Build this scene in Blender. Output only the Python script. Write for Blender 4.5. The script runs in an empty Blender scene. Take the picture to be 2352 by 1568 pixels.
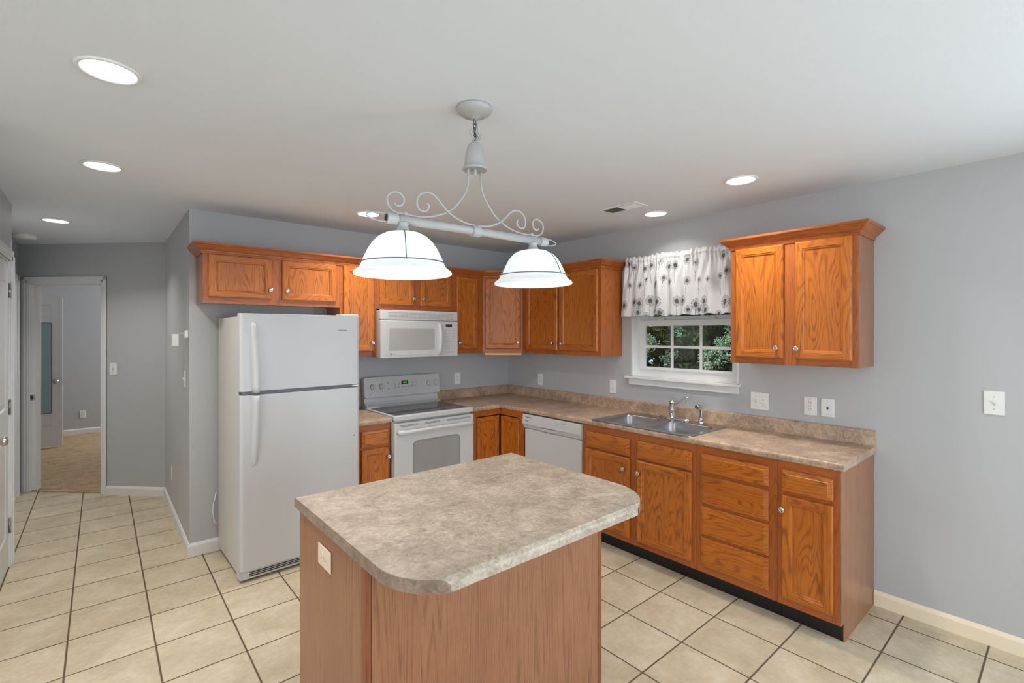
import bpy, bmesh, math, random
import numpy as np
from mathutils import Matrix, Vector
from mathutils.geometry import tessellate_polygon

random.seed(7)
S = bpy.context.scene
COL = S.collection

# ------------------------------------------------------------------ camera
cam_d = bpy.data.cameras.new('camera')
cam = bpy.data.objects.new('camera', cam_d)
COL.objects.link(cam)
cam.location = (-3.4027, -4.0563, 1.5647)
cam.rotation_euler = (math.pi / 2, 0, -0.7062)
cam_d.sensor_width = 36.0
cam_d.lens = 1109.53 / 2352 * 36.0
cam_d.shift_y = -(784 - 765.07) / 2352
cam_d.clip_start = 0.02
S.camera = cam

# ------------------------------------------------------------------ world, sun, daylight, exposure
S.view_settings.view_transform = 'Standard'
S.view_settings.look = 'None'
S.view_settings.gamma = 1.0
S.view_settings.exposure = 0.0
S.view_settings.use_curve_mapping = False
S.cycles.use_denoising = True
S.cycles.max_bounces = 10
S.cycles.diffuse_bounces = 5
S.cycles.glossy_bounces = 8
S.cycles.transmission_bounces = 6
S.cycles.transparent_max_bounces = 12
S.cycles.sample_clamp_indirect = 4.0
S.cycles.caustics_reflective = False
S.cycles.caustics_refractive = False

world = bpy.data.worlds.new('world')
S.world = world
world.use_nodes = True
bg = world.node_tree.nodes['Background']
bg.inputs['Color'].default_value = (0.72, 0.84, 1.0, 1)
bg.inputs['Strength'].default_value = 1.0


def lamp(name, kind, loc, power, color=(1, 1, 1), rot=(0, 0, 0), size=None, size_y=None, spread=None, shape=None, parent=None):
    d = bpy.data.lights.new(name, kind)
    d.energy = power
    d.color = color
    if kind == 'AREA':
        if shape: d.shape = shape
        elif size_y: d.shape = 'RECTANGLE'
        d.size = size
        if size_y: d.size_y = size_y
        if spread: d.spread = math.radians(spread)
    elif kind == 'SUN':
        d.angle = size
    else:
        d.shadow_soft_size = size
    o = bpy.data.objects.new(name, d)
    COL.objects.link(o)
    o.location = loc
    o.rotation_euler = rot
    if parent is not None:
        o.parent = parent
    return o


# sun over the roof lighting the trees outside
lamp('sun', 'SUN', (0, 0, 10), 3.0, (1.0, 0.95, 0.85), (math.radians(-38), math.radians(-30), 0), size=0.02)
# daylight through the patio door on the right behind the camera and the front windows
lamp('patio_daylight', 'AREA', (-0.04, -5.55, 1.12), 78, (0.72, 0.87, 1.0), (math.radians(90), 0, math.radians(90)), size=1.7, size_y=2.0)
lamp('front_daylight', 'AREA', (-2.2, -7.32, 1.35), 66, (0.82, 0.92, 1.0), (math.radians(90), 0, 0), size=2.6, size_y=1.6)
lamp('living_fill', 'AREA', (-8.2, -4.6, 1.4), 95, (0.92, 0.96, 1.0), (math.radians(90), 0, math.radians(-90)), size=3.4, size_y=1.7)  # fill light added on the unseen living-room side to lift the room bounce
lamp('bedroom_fill', 'AREA', (-1.25, 5.5, 1.5), 55, (0.95, 0.98, 1.0), (math.radians(90), 0, math.radians(90)), size=0.9, size_y=1.3)  # unseen area light added to brighten the bedroom, no window behind it
CAN_POWER = 8.0
BULB_POWER = 14.0

# ------------------------------------------------------------------ helpers
WORLD0 = {}


def tag(o, label=None, cat=None, group=None, kind=None):
    if label: o['label'] = label
    if cat: o['category'] = cat
    if group: o['group'] = group
    if kind: o['kind'] = kind
    return o


def thing(name, label, cat, loc=(0, 0, 0), group=None, kind=None):
    o = bpy.data.objects.new(name, None)
    o.empty_display_size = 0.05
    COL.objects.link(o)
    o.location = loc
    WORLD0[o.name] = Vector(loc)
    return tag(o, label, cat, group, kind)


def copy_tree(o, parent=None):
    c = o.copy()
    COL.objects.link(c)
    if parent is not None:
        c.parent = parent
    for ch in list(o.children):
        copy_tree(ch, c)
    return c


class MB:
    """collects faces; T maps local (a, c, z) coordinates to world"""

    def __init__(self, T=None):
        self.v = []; self.f = []; self.m = []; self.uv = []; self.sm = []
        self.setT(T)
        self.mat = 0

    def setT(self, T):
        self.T = T if T is not None else Matrix.Identity(4)
        self.flip = self.T.to_3x3().determinant() < 0
        return self

    def face(self, idx, uv=None, smooth=False):
        idx = list(idx)
        uv = list(uv) if uv is not None else [(0.0, 0.0)] * len(idx)
        if self.flip:
            idx.reverse(); uv.reverse()
        self.f.append(idx); self.m.append(self.mat); self.uv.append(uv); self.sm.append(smooth)

    def vert(self, p):
        self.v.append(self.T @ Vector(p))
        return len(self.v) - 1

    def poly(self, pts, g=None, off=(0, 0), smooth=False):
        uv = None
        if g is not None:
            o = [i for i in range(3) if i != g]
            uv = [(p[g] + off[0], p[o[0]] + p[o[1]] + off[1]) for p in pts]
        self.face([self.vert(p) for p in pts], uv, smooth)

    def box(self, a0, a1, c0, c1, z0, z1, g=None, off=None):
        if off is None: off = (random.uniform(0, 30), random.uniform(0, 30))
        a0, a1 = min(a0, a1), max(a0, a1); c0, c1 = min(c0, c1), max(c0, c1); z0, z1 = min(z0, z1), max(z0, z1)
        P = [(a0, c0, z0), (a1, c0, z0), (a1, c1, z0), (a0, c1, z0), (a0, c0, z1), (a1, c0, z1), (a1, c1, z1), (a0, c1, z1)]
        I = [self.vert(p) for p in P]
        for q in ((0, 3, 2, 1), (4, 5, 6, 7), (0, 1, 5, 4), (1, 2, 6, 5), (2, 3, 7, 6), (3, 0, 4, 7)):
            uv = None
            if g is not None:
                o = [i for i in range(3) if i != g]
                uv = [(P[i][g] + off[0], P[i][o[0]] + P[i][o[1]] + off[1]) for i in q]
            self.face([I[i] for i in q], uv)
        return self

    def prism(self, pts, z0, z1, g=None, off=None):
        """closed polygon in local (a, c) extruded in z"""
        if off is None: off = (random.uniform(0, 30), random.uniform(0, 30))
        n = len(pts)
        B = [self.vert((p[0], p[1], z0)) for p in pts]; Tp = [self.vert((p[0], p[1], z1)) for p in pts]
        L = [0]
        for i in range(n):
            L.append(L[-1] + math.dist(pts[i], pts[(i + 1) % n]))
        for i in range(n):
            j = (i + 1) % n
            uv = [(z0 + off[0], L[i] + off[1]), (z0 + off[0], L[i + 1] + off[1]), (z1 + off[0], L[i + 1] + off[1]), (z1 + off[0], L[i] + off[1])]
            self.face([B[i], B[j], Tp[j], Tp[i]], uv)
        uvc = [(p[0] + off[0], p[1] + off[1]) for p in pts]
        self.face(list(reversed(B)), list(reversed(uvc)))
        self.face(Tp, uvc)
        return self

    def grid(self, rows, closed=False, smooth=True, uvs=None):
        """rows: list of equally long point lists"""
        I = [[self.vert(p) for p in r] for r in rows]
        n = len(rows[0])
        for i in range(len(rows) - 1):
            for j in range(n if closed else n - 1):
                k = (j + 1) % n
                uv = None
                if uvs is not None:
                    uv = [uvs[i][j], uvs[i][k], uvs[i + 1][k], uvs[i + 1][j]]
                self.face([I[i][j], I[i][k], I[i + 1][k], I[i + 1][j]], uv, smooth)
        return I

    def lathe(self, prof, c, axis='z', seg=24, smooth=True):
        """prof: (radius, height) pairs around a local axis through c"""
        rows = []
        for r, h in prof:
            row = []
            for k in range(seg):
                t = 2 * math.pi * k / seg
                x, y = r * math.cos(t), r * math.sin(t)
                if axis == 'z': row.append((c[0] + x, c[1] + y, c[2] + h))
                elif axis == 'c': row.append((c[0] + x, c[1] + h, c[2] - y))
                else: row.append((c[0] + h, c[1] + x, c[2] + y))
            rows.append(row)
        self.grid(rows, closed=True, smooth=smooth)
        return self

    def tube(self, pts, r, seg=10, caps=True):
        pts = [Vector(p) for p in pts]
        n = len(pts)
        rad = r if isinstance(r, (list, tuple)) else [r] * n
        up = None
        rows = []
        for i, p in enumerate(pts):
            d = (pts[min(i + 1, n - 1)] - pts[max(i - 1, 0)]).normalized()
            if up is None:
                ref = Vector((0, 0, 1)) if abs(d.z) < 0.9 else Vector((1, 0, 0))
                up = (ref - d * ref.dot(d)).normalized()
            else:
                up = (up - d * up.dot(d)).normalized()
            s = d.cross(up)
            rows.append([tuple(p + (up * math.cos(2 * math.pi * k / seg) + s * math.sin(2 * math.pi * k / seg)) * rad[i]) for k in range(seg)])
        I = self.grid(rows, closed=True)
        if caps:
            self.face(list(reversed(I[0]))); self.face(I[-1])
        return self

    def sphere(self, c, r, seg=16, rings=10, sz=1.0):
        prof = [(max(1e-5, r * math.sin(math.pi * i / rings)), -r * sz * math.cos(math.pi * i / rings)) for i in range(rings + 1)]
        return self.lathe(prof, c, 'z', seg)

    def tess(self, loops, z, g=None, off=(0, 0)):
        """flat polygon with holes in local (a, c) at height z"""
        L = [[Vector((p[0], p[1], 0)) for p in lp] for lp in loops]
        flat = [p for lp in loops for p in lp]
        I = [self.vert((p[0], p[1], z)) for p in flat]
        for t in tessellate_polygon(L):
            a, b, c = [flat[i] for i in t]
            area = (b[0] - a[0]) * (c[1] - a[1]) - (b[1] - a[1]) * (c[0] - a[0])
            t = list(t)
            if area < 0: t.reverse()
            self.face([I[i] for i in t], [(flat[i][0] + off[0], flat[i][1] + off[1]) for i in t])

    def sweep(self, path, prof, side=1, closed=False, off=None, smooth=False, ends=True):
        """plan path [(x, y)], prof [(outward offset, z)], side +1 = offset to the right of travel"""
        if off is None: off = (random.uniform(0, 30), random.uniform(0, 30))
        n = len(path)
        P = [Vector((p[0], p[1])) for p in path]
        nor = []
        for i in range(n - 1):
            d = (P[i + 1] - P[i]).normalized()
            nor.append(Vector((d.y, -d.x)) * side)
        mit = []
        for i in range(n):
            if i == 0: mit.append(nor[0])
            elif i == n - 1: mit.append(nor[-1])
            else:
                m = nor[i - 1] + nor[i]
                mit.append(m / m.dot(nor[i]))
        L = [0.0]
        for i in range(n - 1): L.append(L[-1] + (P[i + 1] - P[i]).length)
        q = [0.0]
        for i in range(len(prof) - 1): q.append(q[-1] + math.dist(prof[i], prof[i + 1]))
        for i in range(n - 1):
            rows = []; uvs = []
            for (o, z), qq in zip(prof, q):
                A = P[i] + mit[i] * o; B = P[i + 1] + mit[i + 1] * o
                rows.append([(A.x, A.y, z), (B.x, B.y, z)])
                uvs.append([(L[i] + off[0] + 3 * i, qq + off[1]), (L[i + 1] + off[0] + 3 * i, qq + off[1])])
            self.grid(rows, smooth=smooth, uvs=uvs)
        if ends:
            for i in (0, n - 1):
                pts = [(P[i].x + mit[i].x * o, P[i].y + mit[i].y * o, z) for o, z in prof]
                self.poly(pts if i else pts[::-1], 2, off)
        return self

    def build(self, name, mats, parent=None, bevel=0, seg=2, angle=35, label=None, loc=None, fix=True, smooth_all=False):
        if not isinstance(mats, (list, tuple)): mats = [mats]
        if parent is not None:
            base = WORLD0[parent.name]
        else:
            base = Vector(loc) if loc is not None else Vector((0, 0, 0))
        me = bpy.data.meshes.new(name)
        me.from_pydata([tuple(p - base) for p in self.v], [], self.f)
        for m in mats: me.materials.append(m)
        me.polygons.foreach_set('material_index', self.m)
        me.polygons.foreach_set('use_smooth', [True] * len(self.f) if smooth_all else self.sm)
        ul = me.uv_layers.new(name='UVMap')
        ul.data.foreach_set('uv', [x for f in self.uv for p in f for x in p])
        if fix:
            bm = bmesh.new(); bm.from_mesh(me)
            bmesh.ops.recalc_face_normals(bm, faces=bm.faces)
            bm.to_mesh(me); bm.free()
        me.update()
        o = bpy.data.objects.new(name, me)
        COL.objects.link(o)
        if parent is not None:
            o.parent = parent
        else:
            o.location = base
        WORLD0[o.name] = base
        if bevel:
            b = o.modifiers.new('bevel', 'BEVEL')
            b.width = bevel; b.segments = seg; b.limit_method = 'ANGLE'; b.angle_limit = math.radians(angle)
            b.harden_normals = False
        if label: o['label'] = label
        return o


def frame_back(y0):      # local a = world x, c = out of the back wall plane y0
    return Matrix(((1, 0, 0, 0), (0, -1, 0, y0), (0, 0, 1, 0), (0, 0, 0, 1)))


def frame_right(x0):     # local a = distance from the corner along the right wall, c = out of the plane x0
    return Matrix(((0, -1, 0, x0), (-1, 0, 0, 0), (0, 0, 1, 0), (0, 0, 0, 1)))


def frame_gen(o, adir, cdir):
    a = Vector((adir[0], adir[1], 0)).normalized(); c = Vector((cdir[0], cdir[1], 0)).normalized()
    return Matrix(((a.x, c.x, 0, o[0]), (a.y, c.y, 0, o[1]), (0, 0, 1, 0), (0, 0, 0, 1)))


def rrect(x0, x1, y0, y1, r, n=6):
    pts = []
    for cx, cy, t0 in ((x1 - r, y1 - r, 0), (x0 + r, y1 - r, 90), (x0 + r, y0 + r, 180), (x1 - r, y0 + r, 270)):
        for k in range(n + 1):
            t = math.radians(t0 + 90 * k / n)
            pts.append((cx + r * math.cos(t), cy + r * math.sin(t)))
    return pts


def text_mesh(body, size, T, parent, name, m, depth=0.0004, align='CENTER'):
    cu = bpy.data.curves.new(name, 'FONT')
    cu.body = body; cu.size = size; cu.extrude = depth
    cu.align_x = align; cu.align_y = 'CENTER'
    tmp = bpy.data.objects.new(name + '_source', cu)
    COL.objects.link(tmp)
    dg = bpy.context.evaluated_depsgraph_get()
    me = bpy.data.meshes.new_from_object(tmp.evaluated_get(dg))
    bpy.data.objects.remove(tmp); bpy.data.curves.remove(cu)
    me.name = name
    base = WORLD0[parent.name]
    me.transform(Matrix.Translation(-base) @ T)
    me.materials.clear(); me.materials.append(m)
    o = bpy.data.objects.new(name, me)
    COL.objects.link(o); o.parent = parent
    WORLD0[o.name] = base
    return o


# ------------------------------------------------------------------ materials
def srgb(r, g, b):
    f = lambda c: (c / 255 / 12.92) if c / 255 <= 0.04045 else ((c / 255 + 0.055) / 1.055) ** 2.4
    return (f(r), f(g), f(b), 1.0)


class NT:
    def __init__(self, name):
        self.m = bpy.data.materials.new(name)
        self.m.use_nodes = True
        self.t = self.m.node_tree
        self.b = self.t.nodes['Principled BSDF']
        self.out = self.t.nodes['Material Output']

    def n(self, kind, **kw):
        nd = self.t.nodes.new(kind)
        for k, v in kw.items():
            setattr(nd, k, v)
        return nd

    def link(self, a, b):
        self.t.links.new(a, b)

    def val(self, sock, v):
        if isinstance(v, bpy.types.NodeSocket): self.link(v, sock)
        else: sock.default_value = v

    def math(self, op, a, b=0.0, c=None, clamp=False):
        nd = self.n('ShaderNodeMath', operation=op, use_clamp=clamp)
        self.val(nd.inputs[0], a); self.val(nd.inputs[1], b)
        if c is not None: self.val(nd.inputs[2], c)
        return nd.outputs[0]

    def noise(self, vec, scale, detail=3.0, rough=0.5, dist=0.0):
        nd = self.n('ShaderNodeTexNoise')
        if vec is not None: self.link(vec, nd.inputs['Vector'])
        nd.inputs['Scale'].default_value = scale
        nd.inputs['Detail'].default_value = detail
        nd.inputs['Roughness'].default_value = rough
        nd.inputs['Distortion'].default_value = dist
        return nd.outputs['Fac']

    def ramp(self, fac, stops, interp='LINEAR'):
        nd = self.n('ShaderNodeValToRGB')
        nd.color_ramp.interpolation = interp
        e = nd.color_ramp.elements
        while len(e) > len(stops): e.remove(e[-1])
        while len(e) < len(stops): e.new(0.5)
        for el, (p, c) in zip(e, stops):
            el.position = p
            el.color = c if isinstance(c, tuple) else (c, c, c, 1)
        self.link(fac, nd.inputs['Fac'])
        return nd.outputs['Color']

    def mix(self, fac, a, b, mode='MIX'):
        nd = self.n('ShaderNodeMix', data_type='RGBA', blend_type=mode)
        self.val(nd.inputs[0], fac); self.val(nd.inputs[6], a); self.val(nd.inputs[7], b)
        return nd.outputs[2]

    def comb(self, x, y, z=0.0):
        nd = self.n('ShaderNodeCombineXYZ')
        self.val(nd.inputs[0], x); self.val(nd.inputs[1], y); self.val(nd.inputs[2], z)
        return nd.outputs[0]

    def bump(self, h, strength=0.2, dist=0.01):
        nd = self.n('ShaderNodeBump')
        nd.inputs['Strength'].default_value = strength
        nd.inputs['Distance'].default_value = dist
        self.link(h, nd.inputs['Height'])
        self.link(nd.outputs[0], self.b.inputs['Normal'])

    def pos(self):
        return self.n('ShaderNodeNewGeometry').outputs['Position']


def plain(name, col, rough=0.5, metal=0.0, spec=0.5, emit=None, strength=0.0, coat=0.0, noise_amt=0.0):
    n = NT(name)
    n.b.inputs['Roughness'].default_value = rough
    n.b.inputs['Metallic'].default_value = metal
    n.b.inputs['Specular IOR Level'].default_value = spec
    n.b.inputs['Coat Weight'].default_value = coat
    n.b.inputs['Coat Roughness'].default_value = 0.1
    if noise_amt:
        f = n.noise(n.pos(), 40, 3)
        c2 = tuple(max(0, x * (1 - noise_amt)) for x in col[:3]) + (1,)
        n.link(n.mix(f, col, c2), n.b.inputs['Base Color'])
    else:
        n.b.inputs['Base Color'].default_value = col
    if emit:
        n.b.inputs['Emission Color'].default_value = emit
        n.b.inputs['Emission Strength'].default_value = strength
    return n.m


def oak(name, light, mid, dark, rough=0.33, contour=0.5, coarse=1.0, spec=0.5, stretch=(1.3, 9.0), phase=120.0, pores=0.42):
    n = NT(name)
    uv = n.n('ShaderNodeUVMap', uv_map='UVMap').outputs[0]
    sp = n.n('ShaderNodeSeparateXYZ'); n.link(uv, sp.inputs[0])
    u, v = sp.outputs[0], sp.outputs[1]
    # cathedral figure: contour lines of a noise stretched along the grain
    f = n.noise(n.comb(n.math('MULTIPLY', u, stretch[0] * coarse), n.math('MULTIPLY', v, stretch[1] * coarse)), 1.0, 1.2, 0.45, 0.15)
    wob = n.noise(n.comb(n.math('MULTIPLY', u, 18.0), n.math('MULTIPLY', v, 60.0)), 1.0, 2.0)
    ph = n.math('MULTIPLY_ADD', f, phase, n.math('MULTIPLY', wob, 2.2))
    lines = n.math('MULTIPLY_ADD', n.math('SINE', ph), 0.5, 0.5)
    lines = n.math('POWER', lines, 4.0)
    fade = n.ramp(n.noise(n.comb(n.math('MULTIPLY', u, 5.0), n.math('MULTIPLY', v, 25.0)), 1.0, 2.0), [(0.35, 0.35), (0.6, 1.0)])
    lines = n.math('MULTIPLY', lines, fade)
    # fine pores
    por = n.noise(n.comb(n.math('MULTIPLY', u, 9.0), n.math('MULTIPLY', v, 420.0)), 1.0, 2.0, 0.6)
    por = n.ramp(por, [(0.46, 0.0), (0.66, 1.0)])
    big = n.noise(n.comb(n.math('MULTIPLY', u, 0.9), n.math('MULTIPLY', v, 3.5)), 1.0, 2.0)
    base = n.mix(n.ramp(big, [(0.3, 0.0), (0.7, 1.0)]), light, mid)
    k = n.math('ADD', n.math('MULTIPLY', lines, contour), n.math('MULTIPLY', por, pores), clamp=True)
    n.link(n.mix(k, base, dark), n.b.inputs['Base Color'])
    n.b.inputs['Roughness'].default_value = rough
    n.b.inputs['Specular IOR Level'].default_value = spec
    n.bump(n.math('MULTIPLY', por, -1.0), 0.08, 0.002)
    return n.m


def laminate(name, c_lo, c_mid, c_hi, c_vein, scale=1.0):
    n = NT(name)
    p = n.pos()
    a = n.noise(p, 6.5 * scale, 8, 0.66, 0.5)
    b = n.noise(p, 30 * scale, 6, 0.7, 1.2)
    c = n.noise(p, 90 * scale, 3, 0.6)
    f = n.math('ADD', n.math('MULTIPLY', a, 0.42), n.math('ADD', n.math('MULTIPLY', b, 0.42), n.math('MULTIPLY', c, 0.16)))
    col = n.ramp(f, [(0.39, c_lo), (0.5, c_mid), (0.60, c_hi)])
    w = n.noise(p, 7 * scale, 5, 0.6, 1.6)
    w = n.math('ABSOLUTE', n.math('SUBTRACT', w, 0.5))
    vein = n.ramp(w, [(0.0, 1.0), (0.012, 0.0)])
    msk = n.ramp(n.noise(p, 9 * scale, 2), [(0.52, 0.0), (0.62, 1.0)])
    col = n.mix(n.math('MULTIPLY', n.math('MULTIPLY', vein, msk), 0.55), col, c_vein)
    n.link(col, n.b.inputs['Base Color'])
    n.b.inputs['Roughness'].default_value = 0.38
    return n.m


def tile_floor(name):
    n = NT(name)
    p = n.pos()
    sp = n.n('ShaderNodeSeparateXYZ'); n.link(p, sp.inputs[0])
    s = 0.3383
    fx = n.math('DIVIDE', n.math('SUBTRACT', sp.outputs[0], -0.1449), s)
    fy = n.math('DIVIDE', n.math('SUBTRACT', sp.outputs[1], -3.4274), s)
    def edge(f):
        d = n.math('SUBTRACT', f, n.math('FLOOR', n.math('ADD', f, 0.5)))
        return n.math('ABSOLUTE', d)
    d = n.math('MINIMUM', edge(fx), edge(fy))
    tile = n.ramp(d, [(0.009, 0.0), (0.0145, 1.0)])
    cell = n.comb(n.math('FLOOR', fx), n.math('FLOOR', fy))
    wn = n.n('ShaderNodeTexWhiteNoise', noise_dimensions='3D'); n.link(cell, wn.inputs['Vector'])
    sh = n.n('ShaderNodeVectorMath', operation='ADD'); n.link(p, sh.inputs[0])
    ms = n.n('ShaderNodeVectorMath', operation='SCALE'); n.link(wn.outputs['Color'], ms.inputs[0]); ms.inputs['Scale'].default_value = 9.0
    n.link(ms.outputs[0], sh.inputs[1])
    q = sh.outputs[0]
    f = n.math('ADD', n.math('MULTIPLY', n.noise(q, 5, 5, 0.6, 0.6), 0.65), n.math('MULTIPLY', n.noise(q, 40, 4, 0.6), 0.35))
    col = n.ramp(f, [(0.36, TILE[0]), (0.52, TILE[1]), (0.66, TILE[2])])
    gn = n.noise(p, 60, 3)
    grout = n.mix(gn, TILE[3], TILE[4])
    n.link(n.mix(tile, grout, col), n.b.inputs['Base Color'])
    n.link(n.ramp(tile, [(0.0, 0.9), (1.0, 0.42)]), n.b.inputs['Roughness'])
    n.bump(n.math('ADD', tile, n.math('MULTIPLY', f, 0.12)), 0.35, 0.004)
    return n.m


def paint(name, col, rough=0.55, tex=0.04, spec=0.3):
    n = NT(name)
    p = n.pos()
    n.b.inputs['Base Color'].default_value = col
    n.b.inputs['Roughness'].default_value = rough
    n.b.inputs['Specular IOR Level'].default_value = spec
    n.bump(n.noise(p, 130, 3, 0.6), tex, 0.004)
    return n.m


TILE = [srgb(186, 170, 142), srgb(202, 188, 161), srgb(215, 203, 181), srgb(84, 68, 50), srgb(108, 90, 70)]
M = {}
M['wall'] = paint('wall_paint_grey', srgb(185, 186, 188), 0.5, 0.05, 0.35)
M['ceiling'] = paint('ceiling_paint', srgb(228, 233, 240), 0.8, 0.12, 0.2)
M['trim'] = paint('trim_paint_white', srgb(228, 228, 228), 0.35, 0.0, 0.5)
M['cream'] = paint('trim_paint_cream', srgb(240, 226, 200), 0.4, 0.0, 0.5)
M['tile'] = tile_floor('ceramic_tile')
M['oak'] = oak('oak_door', srgb(198, 114, 36), srgb(180, 99, 29), srgb(112, 54, 15), contour=0.60)
M['oak_frame'] = oak('oak_frame', srgb(180, 100, 44), srgb(164, 88, 36), srgb(114, 56, 22), contour=0.45, coarse=0.8)
M['veneer'] = oak('oak_veneer', srgb(166, 114, 82), srgb(152, 101, 70), srgb(104, 62, 42), rough=0.3, contour=0.44, stretch=(0.30, 11.0), phase=130.0, pores=0.42)
M['oak_dark'] = oak('oak_dark', srgb(146, 84, 50), srgb(132, 72, 42), srgb(96, 48, 28), contour=0.3, coarse=0.8)
M['raw'] = oak('pale_wood_edge', srgb(220, 170, 110), srgb(210, 158, 98), srgb(180, 128, 76), contour=0.2)
M['lam'] = laminate('laminate_brown', srgb(140, 117, 100), srgb(178, 151, 128), srgb(206, 179, 150), srgb(100, 80, 66))
M['lam_daylit'] = laminate('laminate_daylit', srgb(148, 134, 118), srgb(180, 166, 148), srgb(208, 194, 174), srgb(96, 80, 68))  # same laminate as the counters, daylight painted in as greyer tones
M['lam_edge'] = laminate('laminate_edge_strip', srgb(116, 98, 84), srgb(146, 126, 110), srgb(168, 148, 130), srgb(92, 76, 64))
M['white'] = plain('appliance_white', srgb(198, 198, 199), 0.28, 0, 0.5)
M['white_side'] = plain('appliance_side_white', srgb(206, 203, 198), 0.35, 0, 0.5)
M['white_plastic'] = plain('white_plastic', srgb(232, 232, 230), 0.4)
M['ivory'] = plain('ivory_plastic', srgb(232, 216, 188), 0.4)
M['grey_plastic'] = plain('grey_plastic', srgb(196, 196, 196), 0.4)
M['dark'] = plain('dark_recess', srgb(40, 38, 38), 0.6)
M['mid_grey'] = plain('grey_print', srgb(120, 120, 122), 0.6)
M['light_grey'] = plain('light_grey_print', srgb(158, 158, 160), 0.6)
M['gasket'] = plain('grey_gasket', srgb(128, 130, 134), 0.7)
M['glass_black'] = plain('ceramic_glass_black', srgb(30, 30, 33), 0.06, 0, 0.6)
M['oven_glass'] = plain('oven_window_glass', srgb(150, 150, 150), 0.1, 0, 0.8)
M['micro_glass'] = plain('microwave_window_screen', srgb(170, 168, 166), 0.18, 0, 0.6)
M['display'] = plain('display_dark', srgb(52, 46, 46), 0.2)
M['green'] = plain('green_digits', srgb(20, 160, 20), 0.4, emit=srgb(20, 230, 20), strength=1.1)
M['black_base'] = plain('black_vinyl', srgb(14, 15, 18), 0.4, noise_amt=0.4)
M['steel'] = plain('brushed_steel', srgb(172, 172, 174), 0.27, 1.0)
M['chrome'] = plain('chrome', srgb(215, 217, 220), 0.06, 1.0)
M['nickel'] = plain('satin_nickel', srgb(205, 200, 192), 0.26, 1.0)
M['fixture'] = plain('brushed_grey_fixture', srgb(186, 186, 186), 0.55, 0.15, 0.4, noise_amt=0.12)
M['wire'] = plain('shade_wire', srgb(92, 112, 130), 0.4, 0.6)
M['chain'] = plain('chain_metal', srgb(90, 90, 92), 0.35, 0.8)
M['mirror'] = plain('mirror_glass', srgb(170, 190, 192), 0.03, 1.0)
M['lens'] = plain('light_lens', srgb(255, 255, 255), 0.5, emit=(1, 0.98, 0.95, 1), strength=5.0)
M['bulb'] = plain('bulb_glow', srgb(255, 255, 255), 0.5, emit=(1, 0.98, 0.95, 1), strength=6.0)


def m_carpet():
    n = NT('carpet_beige')
    p = n.pos()
    f = n.math('ADD', n.math('MULTIPLY', n.noise(p, 9, 4, 0.6, 0.5), 0.5), n.math('MULTIPLY', n.noise(p, 70, 3), 0.5))
    n.link(n.ramp(f, [(0.35, srgb(168, 138, 100)), (0.65, srgb(212, 184, 146))]), n.b.inputs['Base Color'])
    n.b.inputs['Roughness'].default_value = 1.0
    n.bump(n.noise(p, 240, 2), 0.9, 0.01)
    return n.m


def m_shade():
    n = NT('alabaster_glass')
    p = n.pos()
    f = n.noise(p, 14, 4, 0.6, 1.5)
    col = n.ramp(f, [(0.4, srgb(240, 245, 245)), (0.6, srgb(253, 254, 254))])
    d = n.n('ShaderNodeBsdfDiffuse'); n.link(col, d.inputs[0])
    t = n.n('ShaderNodeBsdfTranslucent'); n.link(col, t.inputs[0])
    g = n.n('ShaderNodeBsdfGlossy'); g.inputs['Roughness'].default_value = 0.15
    m1 = n.n('ShaderNodeMixShader'); m1.inputs[0].default_value = 0.55
    n.link(d.outputs[0], m1.inputs[1]); n.link(t.outputs[0], m1.inputs[2])
    em = n.n('ShaderNodeEmission'); em.inputs['Strength'].default_value = 0.15; em.inputs['Color'].default_value = (0.95, 0.99, 1.0, 1)
    ad = n.n('ShaderNodeAddShader')
    m2 = n.n('ShaderNodeMixShader'); m2.inputs[0].default_value = 0.04
    n.link(m1.outputs[0], m2.inputs[1]); n.link(g.outputs[0], m2.inputs[2])
    n.link(m2.outputs[0], ad.inputs[0]); n.link(em.outputs[0], ad.inputs[1])
    n.link(ad.outputs[0], n.out.inputs[0])
    return n.m


def m_window_glass():
    n = NT('window_glass')
    tr = n.n('ShaderNodeBsdfTransparent')
    g = n.n('ShaderNodeBsdfGlossy'); g.inputs['Roughness'].default_value = 0.02
    fr = n.n('ShaderNodeFresnel'); fr.inputs[0].default_value = 1.35
    m1 = n.n('ShaderNodeMixShader')
    n.link(fr.outputs[0], m1.inputs[0]); n.link(tr.outputs[0], m1.inputs[1]); n.link(g.outputs[0], m1.inputs[2])
    n.link(m1.outputs[0], n.out.inputs[0])
    return n.m


def m_leaf(name, c1, c2):
    n = NT(name)
    f = n.noise(n.pos(), 3.0, 4)
    col = n.ramp(f, [(0.35, c1), (0.65, c2)])
    n.link(col, n.b.inputs['Base Color'])
    n.b.inputs['Roughness'].default_value = 0.6
    return n.m


def m_fabric():
    n = NT('printed_valance_cloth')
    at = n.n('ShaderNodeAttribute', attribute_name='print')
    n.link(n.mix(at.outputs['Fac'], srgb(212, 212, 214), srgb(80, 80, 86)), n.b.inputs['Base Color'])
    n.b.inputs['Roughness'].default_value = 0.9
    n.b.inputs['Specular IOR Level'].default_value = 0.1
    n.b.inputs['Subsurface Weight'].default_value = 0.0
    uv = n.n('ShaderNodeUVMap', uv_map='UVMap').outputs[0]
    n.bump(n.noise(uv, 900, 1), 0.1, 0.001)
    return n.m


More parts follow.
